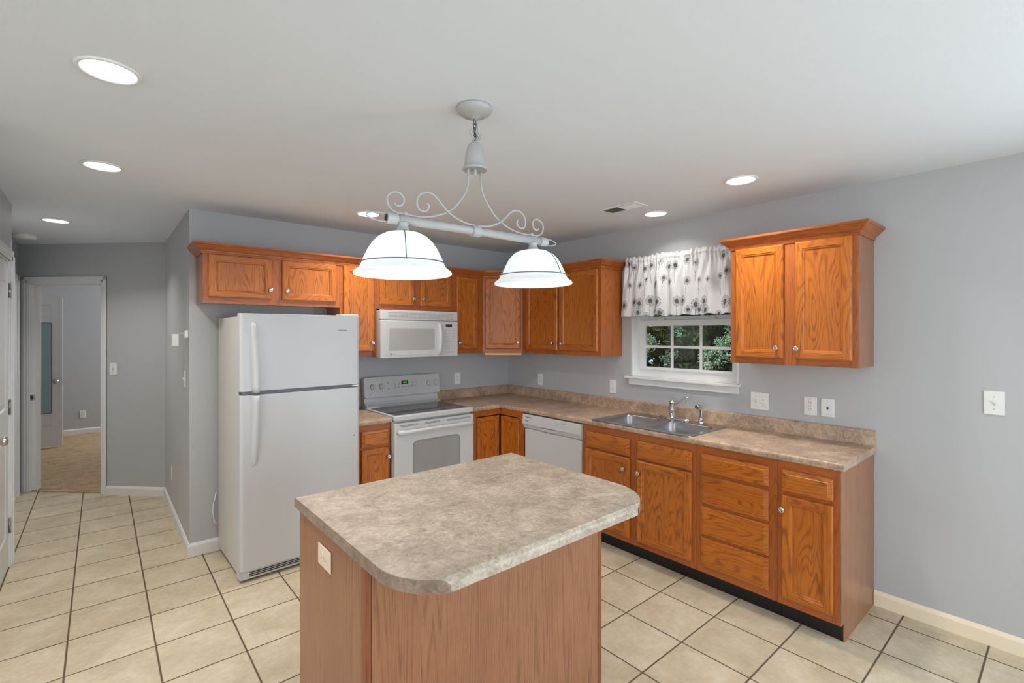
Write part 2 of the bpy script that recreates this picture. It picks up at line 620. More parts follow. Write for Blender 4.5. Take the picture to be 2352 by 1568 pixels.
M['carpet'] = m_carpet()
M['shade'] = m_shade()
M['wglass'] = m_window_glass()
M['leaf_dark'] = m_leaf('evergreen_leaf', srgb(30, 42, 20), srgb(70, 90, 38))
M['leaf_mid'] = m_leaf('leaf_olive', srgb(60, 72, 30), srgb(110, 128, 58))
M['leaf_pale'] = m_leaf('leaf_pale', srgb(128, 164, 128), srgb(190, 216, 184))
M['bark'] = plain('bark', srgb(120, 98, 78), 0.9, noise_amt=0.4)
M['grass'] = m_leaf('grass', srgb(70, 80, 40), srgb(110, 112, 66))
M['fabric'] = m_fabric()
# ------------------------------------------------------------------ the setting
H = 2.44
R2 = math.sqrt(0.5)
DIAG = frame_gen((-2.925, 1.64), (-R2, R2), (-R2, -R2))      # a = distance from the inner hall corner, c = into the hall


def struct(name, mb, m, parent=None, bevel=0, label=None):
    o = mb.build(name, m, parent, bevel)
    if parent is None: o['kind'] = 'structure'
    if label: o['label'] = label
    return o


b = MB(); b.prism([(0.12, -7.4), (0.12, 0.12), (-2.86, 0.12), (-2.86, 1.7), (-3.99, 2.83), (-4.12, 2.70), (-4.12, 0.70), (-3.98, 0.70), (-3.98, -1.25), (-8.4, -1.25), (-8.4, -7.4)], -0.10, 0.0)
struct('floor', b, M['tile'])
b = MB(); b.prism([(-2.86, 1.70), (-1.2, 1.70), (-1.2, 6.1), (-5.4, 6.1), (-5.4, 2.9), (-4.12, 2.70), (-3.99, 2.83)], -0.10, 0.004)
# fuzzy carpet edge along the threshold
b.setT(DIAG); b.tube([(0.66 + k * 0.0388, -0.03 + random.uniform(-0.006, 0.006), 0.002) for k in range(21)], 0.009, 6)
struct('floor_bedroom', b, M['carpet'])
b = MB(); b.prism([(0.12, -7.4), (0.12, 0.12), (-2.8, 0.12), (-2.8, 1.7), (-1.2, 1.7), (-1.2, 6.12), (-5.4, 6.12), (-5.4, 2.9), (-4.12, 2.7), (-4.12, -1.25), (-8.4, -1.25), (-8.4, -7.4)], H, H + 0.1)
struct('ceiling', b, M['ceiling'])

b = MB(); b.box(-2.925, 0.0, 0.0, 0.12, 0, H); struct('wall_back', b, M['wall'])
b = MB(); b.box(-2.925, -2.805, 0.12, 1.70, 0, H); struct('wall_hall', b, M['wall'])
# right wall with the window opening
WY0, WY1, WZ0, WZ1 = -2.514, -1.615, 1.205, 2.13
b = MB()
b.box(0, 0.12, -7.4, -6.45, 0, H); b.box(0, 0.12, -6.45, -4.65, 2.17, H); b.box(0, 0.12, -4.65, WY0, 0, H); b.box(0, 0.12, WY1, 0.12, 0, H); b.box(0, 0.12, WY0, WY1, 0, WZ0); b.box(0, 0.12, WY0, WY1, WZ1, H)
struct('wall_right', b, M['wall'])
# diagonal hall wall with the bedroom doorway
b = MB(DIAG)
b.box(-0.05, 0.655, -0.115, 0, 0, H); b.box(1.44, 1.535, -0.115, 0, 0, H); b.box(0.655, 1.44, -0.115, 0, 2.06, H)
struct('wall_diagonal', b, M['wall'])
b = MB(); b.box(-4.12, -4.006, 0.54, 2.72, 0, H); struct('wall_hall_left', b, M['wall'])
b = MB(); b.box(-3.98, -3.86, -1.25, -0.19, 0, H); b.box(-3.98, -3.86, 0.595, 0.66, 0, H); b.box(-3.98, -3.86, -0.19, 0.595, 2.045, H)
b.box(-4.12, -3.98, 0.54, 0.66, 0, H)
struct('wall_left', b, M['wall'])
b = MB(); b.box(-8.4, -3.98, -1.25, -1.13, 0, H); struct('wall_living_back', b, M['wall'])
b = MB(); b.box(-8.4, -8.28, -7.4, -6.4, 0, H); b.box(-8.4, -8.28, -2.8, -1.25, 0, H); b.box(-8.4, -8.28, -6.4, -2.8, 0, 0.5); b.box(-8.4, -8.28, -6.4, -2.8, 2.3, H)
struct('wall_living', b, M['wall'])
b = MB(); b.box(-8.4, -3.55, -7.52, -7.4, 0, H); b.box(-0.85, 0.12, -7.52, -7.4, 0, H); b.box(-3.55, -0.85, -7.52, -7.4, 2.2, H); b.box(-3.55, -0.85, -7.52, -7.4, 0, 0.5)
struct('wall_front', b, M['wall'])
b = MB(); b.box(-5.4, -1.2, 6.0, 6.12, 0, H); struct('wall_bedroom_back', b, M['wall'])
b = MB(); b.box(-1.2, -1.08, 1.7, 6.12, 0, H); struct('wall_bedroom_right', b, M['wall'])
b = MB(); b.box(-5.4, -5.28, 2.7, 6.12, 0, H); b.box(-5.28, -4.12, 2.6, 2.72, 0, H); struct('wall_bedroom_left', b, M['wall'])
b = MB(); b.box(-2.805, -1.08, 1.58, 1.70, 0, H); struct('wall_bedroom_front', b, M['wall'])

# baseboards: a short ogee-topped board
BASE_P = [(0.0, 0.0), (0.013, 0.0), (0.013, 0.066), (0.010, 0.074), (0.007, 0.080), (0.004, 0.085), (0.0, 0.086)]
b = MB(); b.sweep([(0.0, -4.60), (0.0, -3.291)], BASE_P, side=-1); struct('baseboard_right', b, M['cream'])
d1 = 0.600
b = MB(); b.sweep([(-2.925 - d1 * R2, 1.64 + d1 * R2), (-2.925, 1.64), (-2.925, 0.0), (-2.0, 0.0)], BASE_P, side=1); struct('baseboard_hall', b, M['trim'])
b = MB(); b.sweep([(-3.86, -1.25), (-3.86, -0.255)], BASE_P, side=1); struct('baseboard_left', b, M['trim'])
b = MB(); b.sweep([(-1.2, 6.0), (-5.28, 6.0)], BASE_P, side=-1); struct('baseboard_bedroom', b, M['trim'])

# bedroom doorway: casing and jamb
CAS = 0.058


def casing(b, a0, a1, zt, c=0.0, w=CAS, t=0.016):
    """two legs and a head round an opening, stepped like a colonial casing"""
    for s0, s1 in ((a0 - w, a0), (a1, a1 + w)):
        b.box(s0, s1, c, c + t * 0.6, 0, zt + w)
    b.box(a0 - w, a1 + w, c, c + t * 0.6, zt, zt + w)
    for s0, s1 in ((a0 - w, a0 - w * 0.45), (a1 + w * 0.45, a1 + w)):
        b.box(s0, s1, c, c + t, 0, zt + w)
    b.box(a0 - w, a1 + w, c, c + t, zt + w * 0.45, zt + w)


b = MB(DIAG); casing(b, 0.660, 1.438, 2.058)
b.box(0.655, 0.670, -0.115, 0.0, 0, 2.058); b.box(1.428, 1.44, -0.115, 0.0, 0, 2.058); b.box(0.655, 1.44, -0.115, 0, 2.046, 2.06)
b.box(1.408, 1.430, -0.075, -0.05, 0, 2.046); b.box(0.668, 0.690, -0.075, -0.05, 0, 2.046); b.box(0.668, 1.43, -0.075, -0.05, 2.03, 2.048)
trim1 = struct('trim_1', b, M['trim'], bevel=0.002)
b = MB(DIAG); b.box(1.4285, 1.4275, -0.05, -0.01, 0.90, 0.955); b.mat = 1; b.box(1.4285, 1.4268, -0.037, -0.02, 0.915, 0.94)
b.build('strike_plate', [M['nickel'], M['dark']], trim1)

# left-hall closet door and its casing
b = MB(); b.box(-4.006, -3.992, 2.505, 2.570, 0, 2.12); b.box(-4.006, -3.988, 2.54, 2.570, 0, 2.12); b.box(-4.006, -3.992, 1.65, 2.570, 2.06, 2.12)
struct('trim_2', b, M['trim'], bevel=0.002)
b = MB(); b.box(-4.03, -4.002, 1.75, 2.50, 0.01, 2.055); struct('door_3', b, M['trim'], bevel=0.003)


# panelled door slabs
def panel_rect(b, a0, a1, z0, z1, c, sign=1):
    """moulded sunk panel on the face at c"""
    prof = [(0.0, 0.0), (0.010, -0.007), (0.022, -0.007), (0.045, -0.001)]
    for (i0, h0), (i1, h1) in zip(prof, prof[1:]):
        q0 = [(a0 + i0, z0 + i0), (a1 - i0, z0 + i0), (a1 - i0, z1 - i0), (a0 + i0, z1 - i0)]
        q1 = [(a0 + i1, z0 + i1), (a1 - i1, z0 + i1), (a1 - i1, z1 - i1), (a0 + i1, z1 - i1)]
        for k in range(4):
            j = (k + 1) % 4
            b.poly([(q0[k][0], c + sign * h0, q0[k][1]), (q0[j][0], c + sign * h0, q0[j][1]), (q1[j][0], c + sign * h1, q1[j][1]), (q1[k][0], c + sign * h1, q1[k][1])])
    i, h = prof[-1]
    b.poly([(a0 + i, c + sign * h, z0 + i), (a1 - i, c + sign * h, z0 + i), (a1 - i, c + sign * h, z1 - i), (a0 + i, c + sign * h, z1 - i)])


def panel_door(b, w, h, t, panels, z0=0.008):
    """slab from a 0..w; outer face at c=0 with sunk panels, thickness t behind"""
    xs = sorted({0.0, w} | {p[0] for p in panels} | {p[1] for p in panels})
    zs = sorted({0.0, h} | {p[2] for p in panels} | {p[3] for p in panels})
    for i in range(len(xs) - 1):
        for j in range(len(zs) - 1):
            mx, mz = (xs[i] + xs[i + 1]) / 2, (zs[j] + zs[j + 1]) / 2
            if any(p[0] < mx < p[1] and p[2] < mz < p[3] for p in panels): continue
            b.poly([(xs[i], 0, zs[j] + z0), (xs[i + 1], 0, zs[j] + z0), (xs[i + 1], 0, zs[j + 1] + z0), (xs[i], 0, zs[j + 1] + z0)])
    for p in panels: panel_rect(b, p[0], p[1], p[2] + z0, p[3] + z0, 0.0)
    b.poly([(0, -t, z0), (w, -t, z0), (w, -t, h + z0), (0, -t, h + z0)])
    for q in ([(0, 0, z0), (0, -t, z0), (0, -t, h + z0), (0, 0, h + z0)], [(w, 0, z0), (w, -t, z0), (w, -t, h + z0), (w, 0, h + z0)],
              [(0, 0, z0), (w, 0, z0), (w, -t, z0), (0, -t, z0)], [(0, 0, h + z0), (w, 0, h + z0), (w, -t, h + z0), (0, -t, h + z0)]):
        b.poly(q)


def door_knob(T, a, z, parent, name='door_knob'):
    k = MB(T)
    k.lathe([(0.0, 0), (0.032, 0), (0.032, 0.004), (0.024, 0.010), (0.012, 0.012), (0.011, 0.030), (0.020, 0.036), (0.027, 0.046), (0.028, 0.054), (0.024, 0.064), (0.012, 0.069), (0.0, 0.070)], (a, 0, z), 'c', 24)
    return k.build(name, M['nickel'], parent)


# pantry door in the left wall, seen edge-on; a runs toward the hall
TL = frame_gen((-3.868, -0.182), (0, 1), (1, 0))
b = MB(TL)
PW = 0.765
panel_door(b, PW, 2.025, 0.035, [(0.115, PW - 0.115, 1.06, 1.90), (0.115, PW - 0.115, 0.22, 0.90)])
door1 = struct('door_1', b, M['trim'])
door_knob(TL, 0.07, 0.953, door1)
for z in (0.28, 1.07, 1.85):
    k = MB(TL); k.lathe([(0.0, -0.05), (0.006, -0.05), (0.006, 0.05), (0.0, 0.05)], (PW + 0.004, 0.007, z), 'z', 10)
    k.box(PW - 0.028, PW + 0.001, 0.0005, 0.002, z - 0.045, z + 0.045)
    k.box(PW + 0.008, PW + 0.03, 0.004, 0.0085, z - 0.045, z + 0.045)
    k.build('hinge', M['nickel'], door1)
b = MB(frame_gen((-3.86, -0.19), (0, 1), (1, 0))); casing(b, 0.0, 0.785, 2.05, w=0.062)
b.box(0.0, 0.006, -0.115, 0, 0, 2.05); b.box(0.777, 0.785, -0.115, 0, 0, 2.05); b.box(0, 0.785, -0.115, 0, 2.04, 2.05)
struct('trim_3', b, M['trim'], bevel=0.002)

# door standing open in the bedroom, with a mirror hung on it
TB = frame_gen((-4.56, 5.0), (1, 0), (0, -1))
b = MB(TB)
panel_door(b, 0.765, 2.03, 0.035, [(0.115, 0.335, 0.25, 0.85), (0.43, 0.65, 0.25, 0.85), (0.115, 0.335, 1.02, 1.62), (0.43, 0.65, 1.02, 1.62), (0.115, 0.335, 1.72, 1.92), (0.43, 0.65, 1.72, 1.92)], z0=0.03)
door2 = struct('door_2', b, M['trim'])
door_knob(TB, 0.70, 0.914, door2)
k = MB(TB); k.box(0.7655, 0.7665, -0.03, -0.006, 0.885, 0.945); k.build('latch_plate', M['nickel'], door2)
mr = thing('mirror', 'tall narrow mirror hung on the open white door in the bedroom', 'mirror', (-4.07, 4.98, 0.48))
k = MB(TB); k.box(0.325, 0.652, 0.008, 0.012, 0.485, 1.70); k.build('mirror_glass', M['mirror'], mr)
k = MB(TB); k.box(0.315, 0.662, 0.001, 0.008, 0.475, 1.71); k.build('backing', M['gasket'], mr)

# ------------------------------------------------------------------ window over the sink
TR = frame_right(0.0)
b = MB(TR)
a0, a1 = -WY1, -WY0
# jamb returns (c negative = into the wall)
b.box(a0, a0 + 0.012, -0.12, 0.0, WZ0, WZ1); b.box(a1 - 0.012, a1, -0.12, 0, WZ0, WZ1); b.box(a0, a1, -0.12, 0, WZ1 - 0.012, WZ1); b.box(a0, a1, -0.12, 0, WZ0 - 0.001, WZ0 + 0.006)
win = struct('window_1', b, M['trim'])


def wbox(name, boxes, m=None, bevel=0.002):
    k = MB(TR)
    for q in boxes: k.box(*q)
    return k.build(name, m or M['trim'], win, bevel)


wbox('master_frame', [(a0 + 0.012, a0 + 0.042, -0.105, -0.07, WZ0, WZ1), (a1 - 0.042, a1 - 0.012, -0.105, -0.07, WZ0, WZ1), (a0 + 0.042, a1 - 0.042, -0.105, -0.07, WZ0, WZ0 + 0.062), (a0 + 0.042, a1 - 0.042, -0.105, -0.07, WZ1 - 0.04, WZ1)])
# lower sash (nearer the room) and upper sash behind it
g0, g1, gz0, gz1 = 1.712, 2.440, 1.288, 1.622


def sash(c0, c1, gz0, gz1, top, bot):
    s = wbox('sash', [(a0 + 0.042, g0, c0, c1, bot, top), (g1, a1 - 0.042, c0, c1, bot, top), (g0, g1, c0, c1, bot, gz0), (g0, g1, c0, c1, gz1, top)])
    k = MB(TR)
    for a in (g0 + (g1 - g0) / 3, g0 + 2 * (g1 - g0) / 3): k.box(a - 0.010, a + 0.010, c0 + 0.008, c0 + 0.018, gz0, gz1)
    zm = (gz0 + gz1) / 2
    k.box(g0, g1, c0 + 0.0085, c0 + 0.0175, zm - 0.010, zm + 0.010)
    mo = k.build('muntin', M['trim'], win)
    k = MB(TR); k.box(g0, g1, c0 + 0.011, c0 + 0.014, gz0, gz1); k.build('pane', M['wglass'], win)


sash(-0.084, -0.058, gz0, gz1, 1.672, 1.267)
sash(-0.104, -0.086, 1.70, 2.05, 2.09, 1.655)
for a in (1.86, 2.29):
    k = MB(TR); k.box(a - 0.03, a + 0.03, -0.082, -0.060, 1.6725, 1.680); k.box(a - 0.012, a + 0.02, -0.078, -0.064, 1.680, 1.690); k.build('sash_lock', M['white_plastic'], win, 0.002)
wbox('window_stool', [(1.566, 2.533, 0.0, 0.034, 1.187, 1.207), (a0, a1, -0.07, 0.0, 1.187, 1.2115)], bevel=0.004)
k = MB(TR)
k.prism([(1.600, 0.001), (2.520, 0.001), (2.520, 0.016), (1.600, 0.016)], 1.138, 1.187)
k.build('window_apron', M['trim'], win, 0.002)

# ------------------------------------------------------------------ outside
b = MB(); b.box(0.13, 20, -14, 16, -0.5, -0.35); struct('ground', b, M['grass'])


def leaf_cloud(mb, centers, n, size, spread, rng, flat=1.0):
    for _ in range(n):
        c, r = centers[rng.randrange(len(centers))]
        d = Vector((rng.gauss(0, 1), rng.gauss(0, 1), rng.gauss(0, 1) * flat)).normalized() * (r * rng.random() ** 0.4)
        p = Vector(c) + d
        u = Vector((rng.gauss(0, 1), rng.gauss(0, 1), rng.gauss(0, 1))).normalized()
        w = u.cross(Vector((rng.gauss(0, 1), rng.gauss(0, 1), rng.gauss(0, 1)))).normalized()
        s = size * rng.uniform(0.6, 1.3)
        mb.poly([tuple(p - u * s), tuple(p + w * s * 0.4), tuple(p + u * s), tuple(p - w * s * 0.4)])


rng = random.Random(3)
ROWS = [(6.4, -1.3, 'dark', 'dark evergreen in the near row, right-hand end behind the sink window'),
        (6.5, 2.0, 'mid', 'olive green cedar in the middle of the near row behind the sink window'),
        (6.4, 5.3, 'dark', 'dark evergreen in the near row, left-hand end behind the sink window'),
        (9.9, -3.7, 'dark', 'dark evergreen of the second row, right-hand end behind the sink window'),
        (9.9, -0.4, 'mid', 'olive green cedar of the second row, just right of the sink window view'),
        (9.8, 2.9, 'dark', 'dark evergreen of the second row behind the right panes of the sink window'),
        (9.9, 6.2, 'mid', 'olive green cedar of the second row behind the left panes of the sink window'),
        (13.3, 0.1, 'dark', 'dark evergreen of the farthest row, right-hand end behind the sink window'),
        (13.3, 3.4, 'mid', 'olive green cedar of the farthest row behind the right panes of the sink window'),
        (13.3, 6.7, 'dark', 'dark evergreen of the farthest row behind the left panes of the sink window'),
        (13.3, 10.0, 'mid', 'olive green cedar of the farthest row, left-hand end behind the sink window')]
for x, y, kind, lab in ROWS:
    t = thing('evergreen_tree', lab, 'tree', (x, y, -0.35), 'evergreens outside the sink window')
    k = MB(); k.tube([(x, y, -0.4), (x + 0.05, y, 2.0), (x, y, 4.8)], [0.14, 0.10, 0.03], 8); k.build('trunk', M['bark'], t)
    k = MB()
    cs = []
    for _ in range(64 if x < 8 else 96):
        z = rng.uniform(-0.1, 2.2) if rng.random() < 0.6 else rng.uniform(2.0, 5.2); rr = 1.12 * (1 - z / 9.0)
        th = rng.uniform(0, 2 * math.pi); q = rr * rng.random() ** 0.5
        cs.append(((x + q * math.cos(th), y + q * math.sin(th), z), rng.uniform(0.2, 0.36)))
    leaf_cloud(k, cs, 14000, 0.085 if x < 8 else 0.12, 1, rng, 0.6)
    k.build('foliage', M['leaf_' + kind], t, fix=False)


def branch_tree(x, y, sprays, lab):
    t = thing('leafy_tree', lab, 'tree', (x, y, -0.35), 'pale-leaved trees outside the sink window')
    k = MB(); k.tube([(x, y, -0.4), (x + 0.05, y, 1.4), (x, y + 0.1, 3.0)], [0.06, 0.05, 0.03], 8)
    fol = MB()
    for (p0, p1, n) in sprays:
        A = Vector((x, y, p0)); B = Vector(p1)
        mid = (A + B) / 2 + Vector((0, 0, 0.18))
        pts = [A.lerp(mid, s) .lerp(mid.lerp(B, s), s) for s in [i / 7 for i in range(8)]]
        k.tube(pts, [0.014 - 0.0014 * i for i in range(8)], 6)
        cs = [(tuple(q + Vector((0, 0, -0.03))), 0.10) for q in pts[3:]] + [(tuple(B + Vector((rng.uniform(-.05, .05), rng.uniform(-.12, .12), -0.1 * j))), 0.09) for j in range(3)]
        leaf_cloud(fol, cs, n, 0.024, 1, rng, 0.7)
    k.build('trunk', M['bark'], t)
    fol.build('foliage', M['leaf_pale'], t, fix=False)


branch_tree(3.9, 2.1, [(1.7, (3.6, 1.12, 1.36), 420), (1.9, (3.8, 0.72, 1.48), 520), (1.5, (3.9, 1.25, 1.15), 300), (2.0, (4.0, 0.48, 1.22), 380), (2.1, (3.9, 0.3, 1.75), 260)],
            'pale-leaved tree with drooping branches in the left panes of the sink window')
branch_tree(3.8, -1.5, [(1.8, (3.7, -0.55, 1.45), 480), (1.5, (3.8, -0.30, 1.28), 480), (1.3, (3.7, -0.36, 1.08), 360), (2.1, (3.9, -0.62, 1.68), 300)],
            'pale-leaved tree with drooping branches in the right panes of the sink window')
# ------------------------------------------------------------------ cabinets
FB = frame_back(0.0)
UZ0, UZ1 = 1.375, 2.112
UD = 0.285               # upper cabinet depth to the face frame
BD = 0.590               # base cabinet depth to the face frame


def rnd(): return (random.uniform(0, 30), random.uniform(0, 30))


def ring(b, a0, a1, z0, z1, p, q, offs):
    """mitred band between two profile stations (inset, height above the base plane)"""
    (i0, h0), (i1, h1) = p, q
    A = [(a0 + i0, h0, z0 + i0), (a1 - i0, h0, z0 + i0), (a1 - i0, h0, z1 - i0), (a0 + i0, h0, z1 - i0)]
    B = [(a0 + i1, h1, z0 + i1), (a1 - i1, h1, z0 + i1), (a1 - i1, h1, z1 - i1), (a0 + i1, h1, z1 - i1)]
    for k, g, o in ((0, 0, offs[0]), (1, 2, offs[1]), (2, 0, offs[2]), (3, 2, offs[3])):
        j = (k + 1) % 4
        b.poly([A[k], A[j], B[j], B[k]], g, o)


def door_leaf(b, a0, a1, z0, z1, c, sw=0.054, th=0.020):
    offs = [rnd() for _ in range(4)]
    po = rnd()
    P = [(0.0, c), (0.0, c + th - 0.010), (0.003, c + th - 0.004), (0.009, c + th)]
    for p, q in zip(P, P[1:]): ring(b, a0, a1, z0, z1, p, q, offs)
    s = sw - 0.013
    f = c + th
    e = 0.009
    # flat stiles run full height, rails between them
    b.poly([(a0 + e, f, z0 + e), (a0 + s, f, z0 + e), (a0 + s, f, z1 - e), (a0 + e, f, z1 - e)], 2, offs[3])
    b.poly([(a1 - s, f, z0 + e), (a1 - e, f, z0 + e), (a1 - e, f, z1 - e), (a1 - s, f, z1 - e)], 2, offs[1])
    b.poly([(a0 + s, f, z0 + e), (a1 - s, f, z0 + e), (a1 - s, f, z0 + s), (a0 + s, f, z0 + s)], 0, offs[0])
    b.poly([(a0 + s, f, z1 - s), (a1 - s, f, z1 - s), (a1 - s, f, z1 - e), (a0 + s, f, z1 - e)], 0, offs[2])
    P = [(s, f), (s + 0.002, f - 0.003), (s + 0.009, f - 0.0045), (sw, f - 0.011)]
    for p, q in zip(P, P[1:]): ring(b, a0, a1, z0, z1, p, q, offs)
    g = f - 0.011
    b.poly([(a0 + sw, g, z0 + sw), (a1 - sw, g, z0 + sw), (a1 - sw, g, z1 - sw), (a0 + sw, g, z1 - sw)], 2, po)
    b.poly([(a0, c, z0), (a1, c, z0), (a1, c, z1), (a0, c, z1)], 2, po)


def drawer_front(b, a0, a1, z0, z1, c, th=0.020):
    o = rnd(); offs = [o] * 4
    P = [(0.0, c), (0.0, c + th - 0.011), (0.004, c + th - 0.008), (0.021, c + th - 0.004), (0.0235, c + th)]
    for p, q in zip(P, P[1:]):
        (i0, h0), (i1, h1) = p, q
        A = [(a0 + i0, h0, z0 + i0), (a1 - i0, h0, z0 + i0), (a1 - i0, h0, z1 - i0), (a0 + i0, h0, z1 - i0)]
        B = [(a0 + i1, h1, z0 + i1), (a1 - i1, h1, z0 + i1), (a1 - i1, h1, z1 - i1), (a0 + i1, h1, z1 - i1)]
        for k in range(4):
            j = (k + 1) % 4
            b.poly([A[k], A[j], B[j], B[k]], 0, o)
    i, f = P[-1]
    b.poly([(a0 + i, f, z0 + i), (a1 - i, f, z0 + i), (a1 - i, f, z1 - i), (a0 + i, f, z1 - i)], 0, o)
    b.poly([(a0, c, z0), (a1, c, z0), (a1, c, z1), (a0, c, z1)], 0, o)


KNOB_P = [(0.0, 0), (0.0065, 0), (0.0060, 0.010), (0.0095, 0.014), (0.0150, 0.017), (0.0158, 0.0205), (0.0140, 0.0235), (0.0115, 0.0232), (0.0105, 0.0246), (0.0075, 0.0252), (0.0065, 0.0243), (0.0, 0.0262)]


def add_door(T, root, a0, a1, z0, z1, c, knob=None, sw=0.054, name='door'):
    b = MB(T); door_leaf(b, a0, a1, z0, z1, c, sw)
    d = b.build(name, M['oak'], root)
    if knob:
        k = MB(T); k.lathe(KNOB_P, (knob[0], c + 0.020, knob[1]), 'c', 20)
        k.build('knob', M['nickel'], d)
    return d


def add_drawer(T, root, a0, a1, z0, z1, c, name='drawer'):
    b = MB(T); drawer_front(b, a0, a1, z0, z1, c)
    return b.build(name, M['oak'], root)


def cabinet_box(T, root, a0, a1, z0, z1, depth, opens, stiles, ends=(False, False)):
    """carcass behind, face frame in front built of stiles and rails; opens = list of (a0,a1,z0,z1) openings"""
    th = 0.019
    b = MB(T)
    b.box(a0, a0 + 0.012, 0.003, depth - th, z0, z1, 2); b.box(a1 - 0.012, a1, 0.003, depth - th, z0, z1, 2)
    b.box(a0 + 0.012, a1 - 0.012, 0.003, depth - th, z0 + 0.012, z0 + 0.024, 0)
    b.box(a0 + 0.012, a1 - 0.012, 0.003, 0.009, z0 + 0.024, z1, 2)
    b.box(a0 + 0.012, a1 - 0.012, 0.009, depth - th, z1 - 0.012, z1, 0)
    b.build('carcass', M['veneer'], root)
    b = MB(T)
    xs = sorted({a0, a1} | {o[0] for o in opens} | {o[1] for o in opens})
    # vertical stiles full height, horizontal rails in between
    cuts = sorted(stiles)
    edges = [a0] + [x for s in cuts for x in s] + [a1]
    for s0, s1 in cuts: b.box(s0, s1, depth - th, depth, z0, z1, 2)
    for (o0, o1, zr) in opens:
        zz = sorted(zr)
        for r0, r1 in zz: b.box(o0, o1, depth - th, depth - 0.0004, r0, r1, 0)
    b.build('face_frame', M['oak_frame'], root)


# ---- upper cabinets on the back wall
def upper(T, lab, a0, a1, z0, z1, doors, stiles, depth=UD, base=None):
    root = thing('wall_cabinet', lab, 'cabinet', base, 'oak wall cabinets')
    opens = []
    cs = sorted(stiles)
    for s, t in zip(cs, cs[1:]):
        opens.append((s[1], t[0], [(z0, z0 + 0.047), (z1 - 0.040, z1)]))
    cabinet_box(T, root, a0, a1, z0, z1, depth, opens, stiles)
    for d0, d1, dz0, dz1, kn in doors: add_door(T, root, d0, d1, dz0, dz1, depth + 0.0005, kn)
    return root


DT = 2.098
uf = upper(FB, 'short wide oak wall cabinet with two doors above the refrigerator', -2.884, -1.970, 1.766, UZ1,
           [(-2.854, -2.461, 1.806, DT, (-2.474, 1.873)), (-2.395, -1.999, 1.806, DT, (-2.363, 1.871))],
           [(-2.884, -2.842), (-2.470, -2.386), (-2.011, -1.970)], base=(-2.43, -0.14, 1.766))
ut = upper(FB, 'tall narrow oak wall cabinet between refrigerator and microwave', -1.969, -1.662, UZ0, UZ1,
           [(-1.942, -1.688, 1.412, DT, (-1.706, 1.485))], [(-1.969, -1.930), (-1.701, -1.662)], base=(-1.81, -0.14, UZ0))
um = upper(FB, 'short oak wall cabinet with two doors right above the microwave', -1.661, -0.911, 1.766, UZ1,
           [(-1.637, -1.317, 1.802, DT, (-1.332, 1.866)), (-1.255, -0.934, 1.802, DT, (-1.240, 1.866))],
           [(-1.661, -1.625), (-1.328, -1.244), (-0.946, -0.911)], base=(-1.28, -0.14, 1.766))
un = upper(FB, 'very narrow oak wall cabinet right of the microwave', -0.910, -0.556, UZ0, UZ1,
           [(-0.876, -0.629, 1.412, DT, (-0.852, 1.477))], [(-0.910, -0.865), (-0.640, -0.556)], base=(-0.73, -0.14, UZ0))
# diagonal corner cabinet
D0, D1 = Vector((-0.555, -UD)), Vector((-UD, -0.562))
dl = (D1 - D0).length
dirv = (D1 - D0).normalized()
nrm = Vector((dirv.y, -dirv.x))
if nrm.x > 0: nrm = -nrm
TD = frame_gen((D0.x, D0.y), (dirv.x, dirv.y), (nrm.x, nrm.y))
uc = thing('wall_cabinet', 'diagonal oak wall cabinet set across the corner', 'cabinet', (-0.2, -0.2, UZ0), 'oak wall cabinets')
b = MB(); b.prism([(-0.003, -0.003), (-0.003, -0.560), (-UD + 0.001, -0.560), (-0.555, -UD + 0.001), (-0.555, -0.003)], UZ0, UZ1); b.build('carcass', M['veneer'], uc)
b = MB(TD)
b.box(0.0, 0.035, 0.0, 0.006, UZ0, UZ1, 2); b.box(dl - 0.035, dl, 0.0, 0.006, UZ0, UZ1, 2); b.box(0.035, dl - 0.035, 0, 0.0056, UZ0, UZ0 + 0.047, 0); b.box(0.035, dl - 0.035, 0, 0.0056, UZ1 - 0.04, UZ1, 0)
b.build('face_frame', M['oak_frame'], uc)
add_door(TD, uc, 0.020, dl - 0.022, 1.412, DT, 0.0065, (dl - 0.044, 1.477))
b = MB(TD); b.box(0.012, dl - 0.014, -0.06, -0.001, UZ0 - 0.022, UZ0 - 0.0005, 0); b.build('bottom_lip', M['raw'], uc, 0.001)
# two-door cabinet left of the window
ur = upper(TR, 'oak wall cabinet with two doors left of the valance', 0.563, 1.519, UZ0, UZ1,
           [(0.622, 1.040, 1.412, DT, (0.987, 1.475)), (1.060, 1.498, 1.412, DT, (1.098, 1.472))],
           [(0.563, 0.640), (1.010, 1.090), (1.480, 1.519)], base=(-0.14, -1.05, UZ0))
b = MB(TR); b.box(1.5192, 1.5222, 0.003, UD, UZ0, UZ1, 2); b.build('end_panel', M['oak_frame'], ur)
# cabinet right of the window
u2 = upper(TR, 'oak wall cabinet with two doors right of the valance', 2.594, 3.286, UZ0, UZ1,
           [(2.626, 2.914, 1.412, DT, (2.876, 1.476)), (2.975, 3.260, 1.412, DT, (2.988, 1.475))],
           [(2.594, 2.640), (2.898, 2.992), (3.245, 3.286)], base=(-0.14, -2.94, UZ0))
b = MB(TR); b.box(3.2862, 3.2892, 0.003, UD, UZ0, UZ1, 2); b.build('end_panel', M['veneer'], u2)

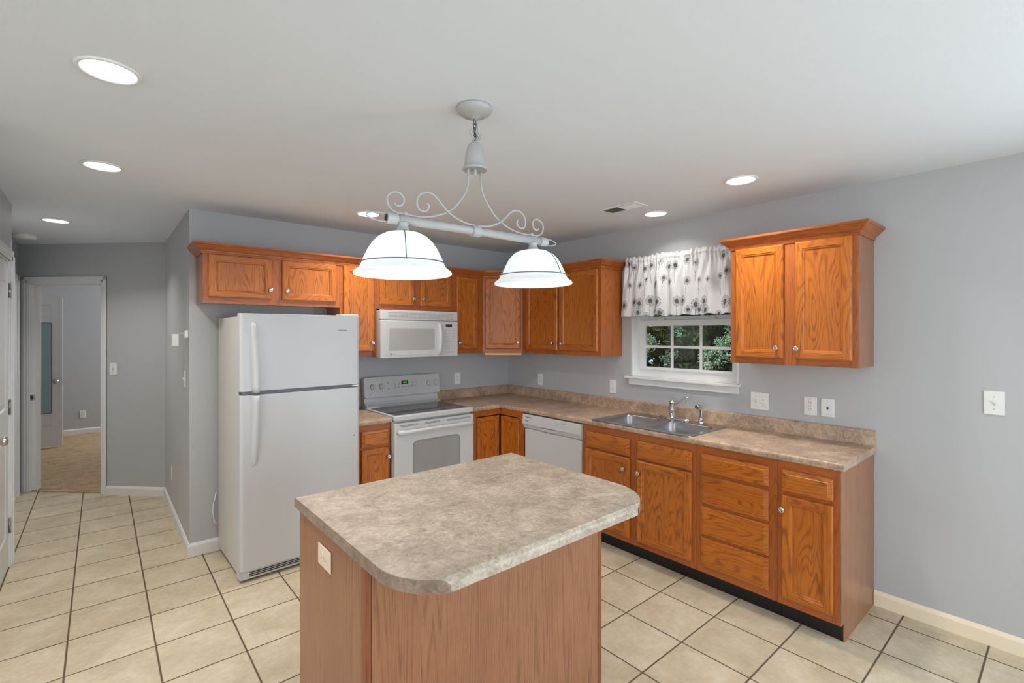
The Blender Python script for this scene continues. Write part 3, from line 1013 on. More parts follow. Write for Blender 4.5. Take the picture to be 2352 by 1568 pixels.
CROWN = [(0.0, 2.098), (0.006, 2.098), (0.008, 2.106), (0.011, 2.112), (0.012, 2.118), (0.018, 2.121), (0.026, 2.128), (0.036, 2.139), (0.044, 2.146), (0.046, 2.151), (0.053, 2.153), (0.055, 2.158), (0.055, 2.167), (0.0, 2.167)]
b = MB(); b.sweep([(-2.885, -0.001), (-2.885, -UD - 0.001), (-0.5545, -UD - 0.001), (-UD - 0.001, -0.5625), (-UD - 0.001, -1.5225), (-0.001, -1.5225)], CROWN, side=1)
cm = b.build('crown_trim', M['oak_frame'], loc=(-1.5, -0.3, 2.1))
tag(cm, 'long oak crown trim running round the corner above the wall cabinets', 'trim', kind='thing')
b = MB(); b.sweep([(-0.001, -2.593), (-UD - 0.001, -2.593), (-UD - 0.001, -3.2895), (-0.001, -3.2895)], CROWN, side=1)
b.build('crown', M['oak_frame'], u2)

# ---- base cabinets
BZ0, BZ1 = 0.10, 0.877


def base_cab(T, lab, a0, a1, loc, doors, drawers, stiles, rails, toe=True, grp='oak base cabinets'):
    root = thing('base_cabinet', lab, 'cabinet', loc, grp)
    cs = sorted(stiles)
    opens = []
    for i, (s, t) in enumerate(zip(cs, cs[1:])):
        opens.append((s[1], t[0], rails[i] if isinstance(rails[0], list) else rails))
    th = 0.019
    b = MB(T)
    b.box(a0, a0 + 0.012, 0.003, BD - th, BZ0, BZ1, 2); b.box(a1 - 0.012, a1, 0.003, BD - th, BZ0, BZ1, 2)
    b.box(a0 + 0.012, a1 - 0.012, 0.003, BD - th, BZ0, BZ0 + 0.015, 0); b.box(a0 + 0.012, a1 - 0.012, 0.003, 0.010, BZ0 + 0.015, BZ1 - 0.18, 2)
    b.build('carcass', M['veneer'], root)
    b = MB(T)
    for s0, s1 in cs: b.box(s0, s1, BD - th, BD, BZ0, BZ1, 2)
    for o0, o1, zr in opens:
        for r0, r1 in zr: b.box(o0, o1, BD - th, BD - 0.0004, r0, r1, 0)
    b.build('face_frame', M['oak_frame'], root)
    for d in doors: add_door(T, root, d[0], d[1], d[2], d[3], BD + 0.0005, d[4])
    for d in drawers: add_drawer(T, root, d[0], d[1], d[2], d[3], BD + 0.0005)
    if toe:
        b = MB(T); b.box(a0 + 0.0005, a1 - 0.0005, BD - 0.068, BD - 0.060, 0.0, BZ0 - 0.0005); b.build('toe_kick', M['black_base'], root)
    return root


R_STD = [(BZ0, BZ0 + 0.048), (0.690, 0.716), (0.818, BZ1)]
base_cab(FB, 'narrow oak base cabinet with one drawer and door left of the stove', -1.950, -1.690, (-1.82, -0.3, 0),
         [(-1.925, -1.704, 0.137, 0.694, (-1.716, 0.620))], [(-1.925, -1.704, 0.709, 0.829)], [(-1.950, -1.915), (-1.722, -1.690)], R_STD)
base_cab(TR, 'wide oak sink base cabinet with two doors and two false drawer fronts', 1.596, 2.519, (-0.3, -2.06, 0),
         [(1.632, 2.030, 0.138, 0.697, (1.990, 0.617)), (2.092, 2.493, 0.138, 0.697, (2.112, 0.612))],
         [(1.636, 2.030, 0.708, 0.825), (2.092, 2.494, 0.708, 0.827)], [(1.596, 1.645), (2.016, 2.106), (2.480, 2.519)], R_STD)
base_cab(TR, 'oak drawer base cabinet with a stack of four drawers', 2.520, 2.990, (-0.3, -2.75, 0), [],
         [(2.553, 2.948, 0.719, 0.830), (2.553, 2.948, 0.527, 0.699), (2.553, 2.948, 0.338, 0.510), (2.553, 2.948, 0.144, 0.322)],
         [(2.520, 2.566), (2.935, 2.990)], [(BZ0, BZ0 + 0.05), (0.318, 0.342), (0.505, 0.532), (0.694, 0.724), (0.818, BZ1)])
be = base_cab(TR, 'oak base cabinet with one drawer and door at the end of the sink counter', 2.991, 3.283, (-0.3, -3.14, 0),
              [(3.015, 3.257, 0.139, 0.697, (3.025, 0.619))], [(3.015, 3.257, 0.716, 0.831)], [(2.991, 3.028), (3.245, 3.283)], R_STD)
b = MB(TR)
# end panel with the toe notch
pts = [(0.003, 0.0), (BD - 0.052, 0.0), (BD - 0.052, BZ0), (BD + 0.0, BZ0), (BD + 0.0, BZ1), (0.003, BZ1)]
oo = rnd()
for aa in (3.2832, 3.2892): b.poly([(aa, c, z) for c, z in (pts if aa > 3.285 else pts[::-1])], 2, oo)
for i in range(len(pts)):
    j = (i + 1) % len(pts)
    b.poly([(3.2832, *pts[i]), (3.2892, *pts[i]), (3.2892, *pts[j]), (3.2832, *pts[j])], 2, oo)
b.build('end_panel', M['veneer'], be)

# corner cabinet with an inside-corner folding door
bc = thing('base_cabinet', 'corner oak base cabinet with folding L-shaped door between stove and dishwasher', 'cabinet', (-0.4, -0.4, 0), 'oak base cabinets')
XL, YR, KX = -0.926, -0.931, 0.600
b = MB()
b.prism([(-0.003, -0.003), (-0.003, YR), (-0.57, YR), (-0.57, -0.57), (XL, -0.57), (XL, -0.003)], BZ0, BZ0 + 0.02)
b.prism([(-0.003, -0.003), (-0.003, YR), (-0.02, YR), (-0.02, -0.02), (XL, -0.02), (XL, -0.003)], BZ0 + 0.02, BZ1 - 0.04)
b.build('carcass', M['veneer'], bc)
b = MB(FB)
b.box(XL, -0.868, 0.58, KX, BZ0, BZ1, 2); b.box(-0.868, -KX, 0.58, KX - 0.0004, 0.822, BZ1, 0); b.box(-0.868, -KX, 0.58, KX - 0.0004, BZ0, 0.134, 0)
b.setT(TR)
b.box(0.870, -YR, 0.58, KX, BZ0, BZ1, 2); b.box(KX, 0.870, 0.58, KX - 0.0004, 0.822, BZ1, 0); b.box(KX, 0.870, 0.58, KX - 0.0004, BZ0, 0.134, 0)
b.build('face_frame', M['oak_frame'], bc)
add_door(FB, bc, -0.856, -0.5992, 0.142, 0.812, 0.578, None, sw=0.046)
add_door(TR, bc, 0.5992, 0.858, 0.142, 0.812, 0.578, None, sw=0.046)
b = MB(); b.prism([(XL, -0.53), (-0.53, -0.53), (-0.53, YR), (-0.538, YR), (-0.538, -0.538), (XL, -0.538)], 0, BZ0 - 0.0005); b.build('toe_kick', M['black_base'], bc)

# ------------------------------------------------------------------ countertops
CT, CB = 0.915, 0.8775
CF = 0.605               # front edge distance from the wall
RR = 0.014


def roll(depth_out):
    """front edge profile for sweep: offset relative to the front line, outward positive"""
    pr = [(-RR, CT)]
    for k in range(1, 7):
        t = math.radians(90 - 15 * k)
        pr.append((-RR + RR * math.cos(t), CT - RR + RR * math.sin(t)))
    pr += [(0.0, CB + 0.004), (-0.004, CB), (-0.03, CB)]
    return pr


YE = -3.301
XS = -0.924
hole = [(-0.585, -1.695), (-0.585, -2.465), (-0.095, -2.465), (-0.095, -1.695)]
FY = -0.625
b = MB()

def slab(z, xf, yf):
    """L-shaped face at height z, cut out round the sink hole"""
    w = -0.0015
    for x0, x1, y0, y1 in ((XS, xf, yf, w), (xf, w, -1.695, w), (xf, -0.585, -2.465, -1.695), (-0.095, w, -2.465, -1.695), (xf, w, YE, -2.465)):
        b.poly([(x0, y0, z), (x1, y0, z), (x1, y1, z), (x0, y1, z)])


slab(CT, -CF + RR, FY + RR)
slab(CB, -CF + 0.03, FY + 0.03)
for i in range(4):
    p, q = hole[i], hole[(i + 1) % 4]
    b.poly([(p[0], p[1], CB), (q[0], q[1], CB), (q[0], q[1], CT), (p[0], p[1], CT)])
b.sweep([(XS, FY), (-CF, FY), (-CF, YE)], roll(0), side=1, smooth=True, ends=False)
b.poly([(XS, -0.0015, CB), (XS, FY + 0.03, CB), (XS, FY + 0.004, CB), (XS, FY, CB + 0.004), (XS, FY, CT - RR), (XS, FY + RR, CT), (XS, -0.0015, CT)])
ct = tag(b.build('countertop', M['lam'], loc=(-0.3, -1.5, CB)), 'long L-shaped brown stone-look countertop holding the sink', 'countertop', 'stone-look countertops')
# flat end strip in a greyer edge band
b = MB(); e = [(-0.0015, CB), (-CF + 0.03, CB), (-CF + 0.004, CB), (-CF, CB + 0.004), (-CF, CT - RR), (-CF + 0.004, CT - 0.004), (-CF + RR, CT), (-0.0015, CT)]
for yy in (YE, YE - 0.0015): b.poly([(x, yy, z) for x, z in (e if yy < YE else e[::-1])])
for i in range(len(e)):
    j = (i + 1) % len(e)
    b.poly([(e[i][0], YE, e[i][1]), (e[i][0], YE - 0.0015, e[i][1]), (e[j][0], YE - 0.0015, e[j][1]), (e[j][0], YE, e[j][1])])
b.build('end_strip', M['lam'], ct)
BS = [(0.0, CT - 0.001), (0.026, CT - 0.001), (0.021, CT + 0.004), (0.019, CT + 0.010), (0.019, 0.990), (0.018, 0.998), (0.014, 1.0035), (0.008, 1.005), (0.0, 1.005)]
b = MB(); b.sweep([(XS, -0.0015), (-0.0015, -0.0015), (-0.0015, YE)], BS, side=1, smooth=True); b.build('backsplash', M['lam'], ct)
# short counter between fridge and stove
b = MB(); x0, x1 = -1.955, -1.690
b.tess([[(x0, -0.0015), (x0, FY + RR), (x1, FY + RR), (x1, -0.0015)]], CT)
b.sweep([(x0, FY), (x1, FY)], roll(0), side=1, smooth=True, ends=False)
for x in (x0, x1): b.poly([(x, -0.0015, CB), (x, FY + 0.004, CB), (x, FY, CB + 0.004), (x, FY, CT - RR), (x, FY + RR, CT), (x, -0.0015, CT)])
b.tess([[(x0, -0.0015), (x0, FY + 0.03), (x1, FY + 0.03), (x1, -0.0015)]], CB)
ct2 = tag(b.build('countertop', M['lam'], loc=(-1.82, -0.3, CB)), 'short piece of brown stone-look countertop between refrigerator and stove', 'countertop', 'stone-look countertops')
b = MB(); b.sweep([(x0, -0.0015), (x1, -0.0015)], BS, side=1, smooth=True); b.build('backsplash', M['lam'], ct2)

# ------------------------------------------------------------------ sink
sk = thing('kitchen_sink', 'stainless steel double bowl sink under the window', 'sink', (-0.34, -2.08, CT))
bowls = [(-0.545, -0.205, -2.045, -1.735), (-0.545, -0.205, -2.452, -2.105)]
b = MB()
ro = rrect(-0.600, -0.078, -2.487, -1.680, 0.028, 5)
loops = [rrect(*bb[:2], bb[2], bb[3], 0.055, 6) for bb in bowls]
b.tess([ro] + loops, CT + 0.004)
b.grid([[(p[0], p[1], CT + 0.004) for p in ro], [(p[0] * 1.0 + (0.003 if p[0] > -0.34 else -0.003), p[1] + (0.003 if p[1] > -2.08 else -0.003), CT + 0.0005) for p in ro]], closed=True)
b.build('rim', M['steel'], sk)
for bb, lp in zip(bowls, loops):
    k = MB(); cx, cy = (bb[0] + bb[1]) / 2, (bb[2] + bb[3]) / 2
    def ins(d, r): return rrect(bb[0] + d, bb[1] - d, bb[2] + d, bb[3] - d, r, 6)
    rows = []
    for d, z, r in ((0, CT + 0.004, 0.055), (0.003, CT - 0.002, 0.054), (0.010, 0.800, 0.052), (0.014, 0.768, 0.052), (0.026, 0.750, 0.048), (0.045, 0.744, 0.04), (0.10, 0.742, 0.03)):
        rows.append([(p[0], p[1], z) for p in ins(d, r)])
    rows.append([(cx + (p[0] - cx) * 0.02, cy + (p[1] - cy) * 0.02, 0.740) for p in ins(0.1, 0.03)])
    k.grid(rows, closed=True)
    bo = k.build('bowl', M['steel'], sk, fix=False)
    k = MB(); k.lathe([(0.0, 0.002), (0.02, 0.002), (0.03, 0.004), (0.042, 0.004), (0.044, 0.0)], (cx, cy, 0.741), 'z', 20); k.build('drain', M['chrome'], bo)

# faucet on the sink ledge
fx, fy, fz = -0.098, -2.055, CT + 0.004
fa = thing('faucet', 'chrome single-lever faucet on the back ledge of the sink', 'faucet', (fx, fy, fz))
b = MB()
def stad(k, h):
    pts = []
    for q in range(28):
        t = 2 * math.pi * q / 28
        pts.append((fx + 0.027 * k * math.cos(t), fy - 0.015 + 0.125 * (abs(math.sin(t)) ** 0.75) * (1 if math.sin(t) > 0 else -1) * (0.9 + 0.1 * k), h))
    return pts
b.grid([stad(1.0, fz), stad(1.0, fz + 0.006), stad(0.85, fz + 0.012), stad(0.5, fz + 0.014), stad(0.02, fz + 0.0145)], closed=True)
b.build('deck_plate', M['chrome'], fa)
b = MB(); b.lathe([(0.0215, 0.012), (0.0205, 0.02), (0.0205, 0.098), (0.0185, 0.100), (0.0185, 0.102), (0.021, 0.104), (0.021, 0.128), (0.018, 0.136), (0.010, 0.139), (0.0, 0.140)], (fx, fy, fz), 'z', 24); b.build('body', M['chrome'], fa)
dv = Vector((-0.86, -0.51, 0))
b = MB(); sp = [Vector((fx, fy, fz + 0.052)) + dv * s + Vector((0, 0, h)) for s, h in ((0.01, 0.0), (0.05, 0.006), (0.10, 0.012), (0.15, 0.015), (0.19, 0.013), (0.207, 0.004), (0.212, -0.012), (0.212, -0.022))]
b.tube(sp, [0.013, 0.0125, 0.012, 0.0115, 0.0115, 0.0115, 0.0115, 0.0115], 14); b.build('spout', M['chrome'], fa)
b = MB(); b.tube([(fx + 0.004, fy - 0.018, fz + 0.108), (fx + 0.008, fy - 0.055, fz + 0.132), (fx + 0.012, fy - 0.088, fz + 0.158), (fx + 0.014, fy - 0.100, fz + 0.164), (fx + 0.015, fy - 0.132, fz + 0.168)], [0.0055, 0.005, 0.0055, 0.007, 0.0055], 10); b.build('lever', M['chrome'], fa)
sx, sy = -0.098, -2.285
sp_ = thing('sink_sprayer', 'chrome side sprayer with curved head right of the faucet', 'sprayer', (sx, sy, fz))
b = MB(); b.lathe([(0.024, 0.0), (0.024, 0.006), (0.017, 0.014), (0.013, 0.022), (0.012, 0.03)], (sx, sy, fz), 'z', 20); b.build('holder', M['chrome'], sp_)
b = MB(); b.tube([(sx, sy, fz + 0.022), (sx, sy, fz + 0.05), (sx + 0.002, sy - 0.001, fz + 0.085), (sx - 0.002, sy, fz + 0.105), (sx - 0.014, sy + 0.004, fz + 0.118), (sx - 0.034, sy + 0.006, fz + 0.118), (sx - 0.046, sy + 0.006, fz + 0.112)], [0.0115, 0.0135, 0.014, 0.0145, 0.016, 0.0175, 0.0165], 14); b.build('spray_head', M['chrome'], sp_)

# ------------------------------------------------------------------ island
il = thing('island_cabinet', 'oak-veneer kitchen island cabinet in the foreground', 'cabinet', (-2.26, -2.45, 0))
IX0, IX1, IY0, IY1 = -2.794, -1.716, -2.676, -2.050
IZ = CB - 0.001
b = MB()
b.box(IX0, IX1, IY0, IY1, 0.0, IZ, 2)
b.build('carcass', M['veneer'], il, 0.001)
b = MB(); b.box(IX0 + 0.010, IX1 - 0.018, IY0 - 0.006, IY0 - 0.0003, 0.0, IZ - 0.001, 2); b.build('back_panel', M['veneer'], il, 0.001)
b = MB(); b.box(IX0 - 0.006, IX0 - 0.0003, IY0 + 0.032, IY1 - 0.004, 0.0, IZ - 0.001, 2); b.build('side_panel', M['veneer'], il, 0.001)
b = MB(); b.box(IX0 - 0.008, IX0 + 0.009, IY0 - 0.009, IY0 + 0.031, 0.0, IZ - 0.001, 2); b.build('corner_post', M['oak_dark'], il, 0.005, 3)
b = MB(); b.box(IX1 - 0.017, IX1 + 0.006, IY0 - 0.009, IY0 + 0.012, 0.0, IZ - 0.001, 2); b.build('corner_trim', M['oak_dark'], il, 0.004)

TX0, TX1, TY0, TY1 = -2.815, -1.700, -2.977, -2.038
b = MB()
Rr = 0.018
def zt(y):
    d = min(y - TY0, TY1 - y)
    if d >= Rr: return CT
    d = max(d, 0)
    return CT - Rr + math.sqrt(max(0, Rr * Rr - (Rr - d) ** 2))
def ynear(x):
    # large rounded near corners
    for d, Rl, o in ((TX0 - x, 0.205, 0.020), (x - TX1, 0.240, 0.015)):
        d += Rl
        if d > 0: return max(TY0, TY0 - o + Rl - math.sqrt(max(0, Rl * Rl - d * d)))
    return TY0
xs = []
for k in range(25): xs.append(TX0 + 0.205 * (1 - math.cos(math.pi / 2 * k / 24)))
xs += [TX0 + 0.205 + (TX1 - TX0 - 0.445) * k / 12 for k in range(1, 12)]
for k in range(25): xs.append(TX1 - 0.24 * (1 - math.cos(math.pi / 2 * (24 - k) / 24)))
top, bot = [], []
for x in xs:
    y0 = ynear(x)
    ys = [TY0 + Rr * (1 - math.cos(math.pi / 2 * k / 6)) for k in range(7)]
    ys = [max(y, y0) for y in ys] + [max(y0, TY0 + Rr) + (TY1 - Rr - max(y0, TY0 + Rr)) * k / 6 for k in range(1, 6)] + [TY1 - Rr * (1 - math.cos(math.pi / 2 * (6 - k) / 6)) for k in range(7)]
    top.append([(x, y, zt(y)) for y in ys])
b.grid(top, smooth=False)
n = len(xs)
near = [(x, ynear(x)) for x in xs]
b.grid([[(x, y, zt(y)) for x, y in near], [(x, y, CB) for x, y in near]], smooth=False)
b.grid([[(x, TY1, CT - Rr) for x in xs], [(x, TY1, CB) for x in xs]], smooth=False)
for r, x in ((top[0], xs[0]), (top[-1], xs[-1])): b.poly([p for p in r] + [(x, TY1, CB), (x, r[0][1], CB)])
b.face([b.vert((x, y, CB)) for x, y in near] + [b.vert((TX1, TY1, CB)), b.vert((TX0, TY1, CB))])
it = tag(b.build('countertop', M['lam_daylit'], loc=(-2.26, -2.5, CB), fix=False), 'stone-look top in painted daylit tones with rounded near corners on the island', 'countertop', 'stone-look countertops')
# glued edge strips on the cut ends
for sgn in (0, 1):
    cut = [(x, y) for x, y in near if y > TY0 + 0.0005]
    if sgn == 0: cut = [(x, y) for x, y in cut if x < -2.3]; path = [(TX0, TY1)] + cut
    else: cut = [(x, y) for x, y in cut if x > -2.3]; path = cut + [(TX1, TY1)]
    # extend to where the curve meets the rolled edge
    if sgn == 0: path.append((path[-1][0] + 0.006, TY0))
    else: path.insert(0, (path[0][0] - 0.004, TY0))
    sub = []
    for (xa, ya), (xb, yb) in zip(path, path[1:]):
        m = 8 if abs(ya - yb) > 0.2 else 3
        sub += [(xa + (xb - xa) * q / m, ya + (yb - ya) * q / m) for q in range(m)]
    sub.append(path[-1])
    if sgn == 0:
        fine = [(TX0, TY1 - Rr * (1 - math.cos(math.pi / 2 * q / 6))) for q in range(7)]
    else:
        fine = [(TX1, TY1 - Rr * (1 - math.cos(math.pi / 2 * q / 6))) for q in range(6, -1, -1)]
    sub = (fine + [p for p in sub if p[1] < TY1 - Rr]) if sgn == 0 else ([p for p in sub if p[1] < TY1 - Rr] + fine)
    k = MB()
    nn = len(sub)
    P = [Vector(p) for p in sub]
    outp = []
    for i in range(nn):
        d = (P[min(i + 1, nn - 1)] - P[max(i - 1, 0)]).normalized()
        outp.append(P[i] + Vector((d.y, -d.x)) * 0.0012 * (1 if True else -1))
    if (outp[nn // 2] - Vector((-2.26, -2.4))).length < (P[nn // 2] - Vector((-2.26, -2.4))).length:
        outp = [p * 2 - o for p, o in zip(P, outp)]
    rows = [[(p.x, p.y, zt(p.y)) for p in P], [(p.x, p.y, zt(p.y) + 0.0003) for p in outp], [(p.x, p.y, CB) for p in outp], [(p.x, p.y, CB) for p in P]]
    k.grid(rows, smooth=False)
    k.build('edge_strip', M['lam_edge'], it, label='darker brown laminate edge strip')
# ------------------------------------------------------------------ refrigerator (built about its front left foot, turned slightly)
rf = thing('refrigerator', 'white top-freezer refrigerator against the back wall', 'refrigerator', (0, 0, 0))
FW = 0.783
b = MB(); b.box(0.004, FW - 0.004, 0.078, 0.63, 0.035, 1.672); b.box(0.03, FW - 0.03, 0.1, 0.6, 0.0, 0.035)
b.build('body', M['white_side'], rf, 0.006)


def fridge_door(name, z0, z1):
    k = MB()
    pts = []
    # plan section with softly rounded vertical edges
    for cx, cy, t0 in ((0.022, 0.022, 180), (FW - 0.022, 0.022, 270)):
        for q in range(7):
            t = math.radians(t0 + 15 * q); pts.append((cx + 0.022 * math.cos(t), cy + 0.022 * math.sin(t)))
    pts += [(FW, 0.066), (0.0, 0.066)]
    k.prism(pts, z0, z1)
    return k.build(name, M['white'], rf, 0.003, 2, 50)


fz_ = fridge_door('freezer_door', 1.197, 1.690)
fd_ = fridge_door('refrigerator_door', 0.070, 1.174)
b = MB(); b.box(0.012, FW - 0.012, 0.064, 0.079, 0.06, 1.68); b.box(0.02, FW - 0.02, 0.03, 0.079, 1.1745, 1.1965); b.build('gasket', M['gasket'], rf)


def fridge_handle(zs, door):
    """tapering ridge: sections (z, left, right, height)"""
    rows = []
    for z, l, r, h in zs:
        rows.append([(l, 0.001, z), (l + 0.002, -h * 0.55, z), (l + 0.010, -h, z), ((l + r) / 2, -h * 1.08, z), (r - 0.008, -h, z), (r - 0.002, -h * 0.5, z), (r, 0.001, z)])
    k = MB(); I = k.grid(rows, smooth=True)
    k.face(I[0]); k.face(list(reversed(I[-1])))
    k.build('handle', M['white'], door)


fridge_handle([(1.632, 0.062, 0.088, 0.004), (1.622, 0.060, 0.092, 0.016), (1.59, 0.060, 0.096, 0.024), (1.50, 0.062, 0.102, 0.032), (1.40, 0.064, 0.106, 0.038), (1.30, 0.066, 0.109, 0.042), (1.22, 0.068, 0.110, 0.044), (1.192, 0.068, 0.110, 0.044)], fz_)
fridge_handle([(1.172, 0.068, 0.110, 0.044), (1.14, 0.068, 0.110, 0.044), (1.05, 0.067, 0.109, 0.040), (0.95, 0.066, 0.107, 0.034), (0.85, 0.064, 0.104, 0.026), (0.77, 0.063, 0.100, 0.016), (0.735, 0.066, 0.095, 0.006), (0.728, 0.070, 0.090, 0.002)], fd_)
b = MB(); b.box(FW - 0.135, FW - 0.008, 0.012, 0.11, 1.6905, 1.702); b.build('hinge_cover', M['white_plastic'], rf, 0.003)
b = MB(); b.box(FW - 0.055, FW - 0.006, 0.008, 0.03, 1.181, 1.192); b.build('center_hinge', M['white_plastic'], rf, 0.002)
b = MB(); b.box(0.002, FW - 0.002, 0.010, 0.09, 0.018, 0.067); b.mat = 1
for z in (0.030, 0.041, 0.052): b.box(0.055, FW - 0.055, 0.0085, 0.0102, z, z + 0.006)
b.build('bottom_grille', [M['white'], M['dark']], rf)
TF = Matrix.Translation((FW - 0.128, -0.0012, 1.585)) @ Matrix.Rotation(math.pi / 2, 4, 'X')
text_mesh('FRIGIDAIRE', 0.0125, TF, fz_, 'logo', M['mid_grey'])
b = MB(); b.lathe([(0.0, 0.0), (0.006, 0.0), (0.005, 0.003), (0.0, 0.0035)], (FW - 0.045, -0.0035, 0.83), 'c', 12); b.build('round_sticker', M['light_grey'], fd_)
rf.location = (-2.742, -0.676, 0)
rf.rotation_euler = (0, 0, math.radians(1.6))
# power cord looping out beside the fridge
b = MB(); b.tube([(-2.765, -0.020, 0.42), (-2.772, -0.022, 0.38), (-2.785, -0.024, 0.33), (-2.787, -0.026, 0.28), (-2.778, -0.03, 0.22), (-2.765, -0.035, 0.19)], 0.004, 8)
tag(b.build('power_cord', M['white_plastic'], loc=(-2.77, -0.03, 0.19)), 'thin white cord looping out behind the left side of the refrigerator', 'cord')

# ------------------------------------------------------------------ stove
RX0, RX1 = -1.682, -0.932
st = thing('electric_stove', 'white electric stove with black glass cooktop', 'stove', (-1.305, -0.33, 0))
b = MB(FB); b.box(RX0 + 0.004, RX1 - 0.004, 0.03, 0.605, 0.03, 0.880); b.box(RX0 + 0.05, RX1 - 0.05, 0.06, 0.55, 0.0, 0.03); b.build('body', M['white'], st, 0.003)
b = MB(FB)
b.prism([(RX0, 0.035), (RX1, 0.035), (RX1, 0.640), (RX1 - 0.012, 0.655), (RX0 + 0.012, 0.655), (RX0, 0.640)], 0.886, 0.924)
cooktop = b.build('cooktop', M['white'], st, 0.006, 3)
b = MB(FB); gx0, gx1, gc0, gc1 = RX0 + 0.022, RX1 - 0.026, 0.160, 0.612
b.prism(rrect(gx0, gx1, gc0, gc1, 0.012, 3), 0.9241, 0.9258); b.build('glass_surface', M['glass_black'], cooktop)
for cx, cc, r in ((-1.505, 0.500, 0.088), (-1.150, 0.480, 0.112), (-1.150, 0.480, 0.070), (-1.490, 0.275, 0.072), (-1.130, 0.265, 0.072)):
    n = 48
    b = MB(FB)
    for k in range(n):
        t0, t1 = 2 * math.pi * k / n, 2 * math.pi * (k + 1) / n
        b.poly([(cx + r * math.cos(t0), cc + r * math.sin(t0), 0.9261), (cx + r * math.cos(t1), cc + r * math.sin(t1), 0.9261), (cx + (r + 0.0025) * math.cos(t1), cc + (r + 0.0025) * math.sin(t1), 0.9261), (cx + (r + 0.0025) * math.cos(t0), cc + (r + 0.0025) * math.sin(t0), 0.9261)])
    b.build('burner_ring', M['light_grey'], cooktop)
# backguard: riser and rounded control panel
b = MB(FB)
sec = [(0.012, 0.9245), (0.150, 0.9245), (0.118, 0.931), (0.088, 0.945), (0.070, 0.968), (0.064, 1.004), (0.012, 1.004)]
for i in range(len(sec)):
    j = (i + 1) % len(sec)
    b.grid([[(RX0 + 0.010, *sec[i]), (RX0 + 0.010, *sec[j])], [(RX1 - 0.010, *sec[i]), (RX1 - 0.010, *sec[j])]], smooth=1 <= i <= 5)
for x in (RX0 + 0.010, RX1 - 0.010): b.poly([(x, c, z) for c, z in sec])
bgd = b.build('backguard', M['white'], st)
b = MB(FB)
BX0, BX1 = RX0 + 0.004, RX1 + 0.010
b.prism(rrect(0, BX1 - BX0, 0, 0.183, 0.020, 5), 0.0, 0.062)
tilt = Matrix.Translation((BX0, -0.094, 1.002)) @ Matrix.Rotation(math.radians(-9), 4, 'X') @ Matrix(((1, 0, 0, 0), (0, 0, 1, 0), (0, 1, 0, 0), (0, 0, 0, 1)))
# local: (x, height, depth) -> tilted panel whose front face is depth 0
for i, p in enumerate(b.v):
    q = Vector((p.x, -p.y, p.z)); b.v[i] = tilt @ q
pn = b.build('control_panel', M['white'], st, 0.007, 3, 40)
TP = tilt @ Matrix(((1, 0, 0, 0), (0, 0, 1, 0), (0, -1, 0, 0), (0, 0, 0, 1)))     # a = x, c = out of panel, z = up the panel


def panel_quads(b, items, c=0.0006):
    for a0, a1, z0, z1 in items: b.box(a0, a1, 0.0001, c, z0, z1)


for x in (-1.604, -1.521, -1.046, -0.968):
    a = x - BX0 + 0.002; z = 0.096
    k = MB(TP)
    k.lathe([(0.0, 0), (0.026, 0.0), (0.026, 0.004), (0.022, 0.012), (0.0205, 0.020), (0.0, 0.021)], (a, 0.0, z), 'c', 28)
    k.box(a - 0.0055, a + 0.0055, 0.0005, 0.028, z - 0.022, z + 0.022)
    kn = k.build('control_knob', M['white'], pn, 0.002)
    k = MB(TP)
    for q in range(15):
        t = math.radians(-60 + 300 * q / 14 + 270 - 60)
        k.box(a + 0.030 * math.cos(t) - 0.0012, a + 0.030 * math.cos(t) + 0.0012, 0.0001, 0.0005, z + 0.030 * math.sin(t) - 0.0012, z + 0.030 * math.sin(t) + 0.0012)
    k.box(a - 0.004, a + 0.004, 0.0001, 0.0005, z + 0.040, z + 0.045); k.box(a - 0.008, a + 0.006, 0.0001, 0.0005, z - 0.049, z - 0.046)
    k.build('dial_marks', M['light_grey'], pn)
b = MB(TP)
def fr(a0, a1, z0, z1, w=0.0012): panel_quads(b, [(a0, a1, z0, z0 + w), (a0, a1, z1 - w, z1), (a0, a0 + w, z0, z1), (a1 - w, a1, z0, z1)])
px = lambda x: x - BX0
fr(px(-1.405), px(-1.165), 0.055, 0.138)
btn = [(-1.395 + 0.034 * i, 0.105) for i in range(2)] + [(-1.395 + 0.033 * i, 0.078) for i in range(6)] + [(-1.222 + 0.028 * i, 0.112) for i in range(2)] + [(-1.222 + 0.028 * i, 0.082) for i in range(2)]
panel_quads(b, [(px(x), px(x) + 0.016, z - 0.006, z + 0.006) for x, z in btn])
panel_quads(b, [(px(x) - 0.002, px(x) + 0.020, z + 0.010, z + 0.012) for x, z in btn])
b.build('button_print', M['light_grey'], pn)
b = MB(TP); panel_quads(b, [(px(-1.325), px(-1.258), 0.103, 0.133)], 0.001); dsp = b.build('display', M['display'], pn)
T3 = TP @ Matrix(((1, 0, 0, px(-1.291)), (0, 0, 1, 0.0013), (0, 1, 0, 0.118), (0, 0, 0, 1)))
text_mesh('1:08', 0.022, T3, dsp, 'clock_digits', M['green'])
for x, z in ((-1.456, 0.124), (-1.452, 0.072)):
    b = MB(TP); b.lathe([(0.0, 0.0001), (0.0042, 0.0001), (0.0042, 0.001), (0.0, 0.0012)], (px(x), 0, z), 'c', 12)
    b.build('indicator_light', M['dark'], pn)
b = MB(TP); cx, cz, r = px(-1.628), 0.034, 0.0085
n = 24
for k in range(n):
    t0, t1 = 2 * math.pi * k / n, 2 * math.pi * (k + 1) / n
    for ra, rb in ((r, r - 0.0022),): b.poly([(cx + ra * math.cos(t0), 0.0006, cz + ra * math.sin(t0)), (cx + ra * math.cos(t1), 0.0006, cz + ra * math.sin(t1)), (cx + rb * math.cos(t1), 0.0006, cz + rb * math.sin(t1)), (cx + rb * math.cos(t0), 0.0006, cz + rb * math.sin(t0))])
lg = b.build('logo', M['mid_grey'], pn)
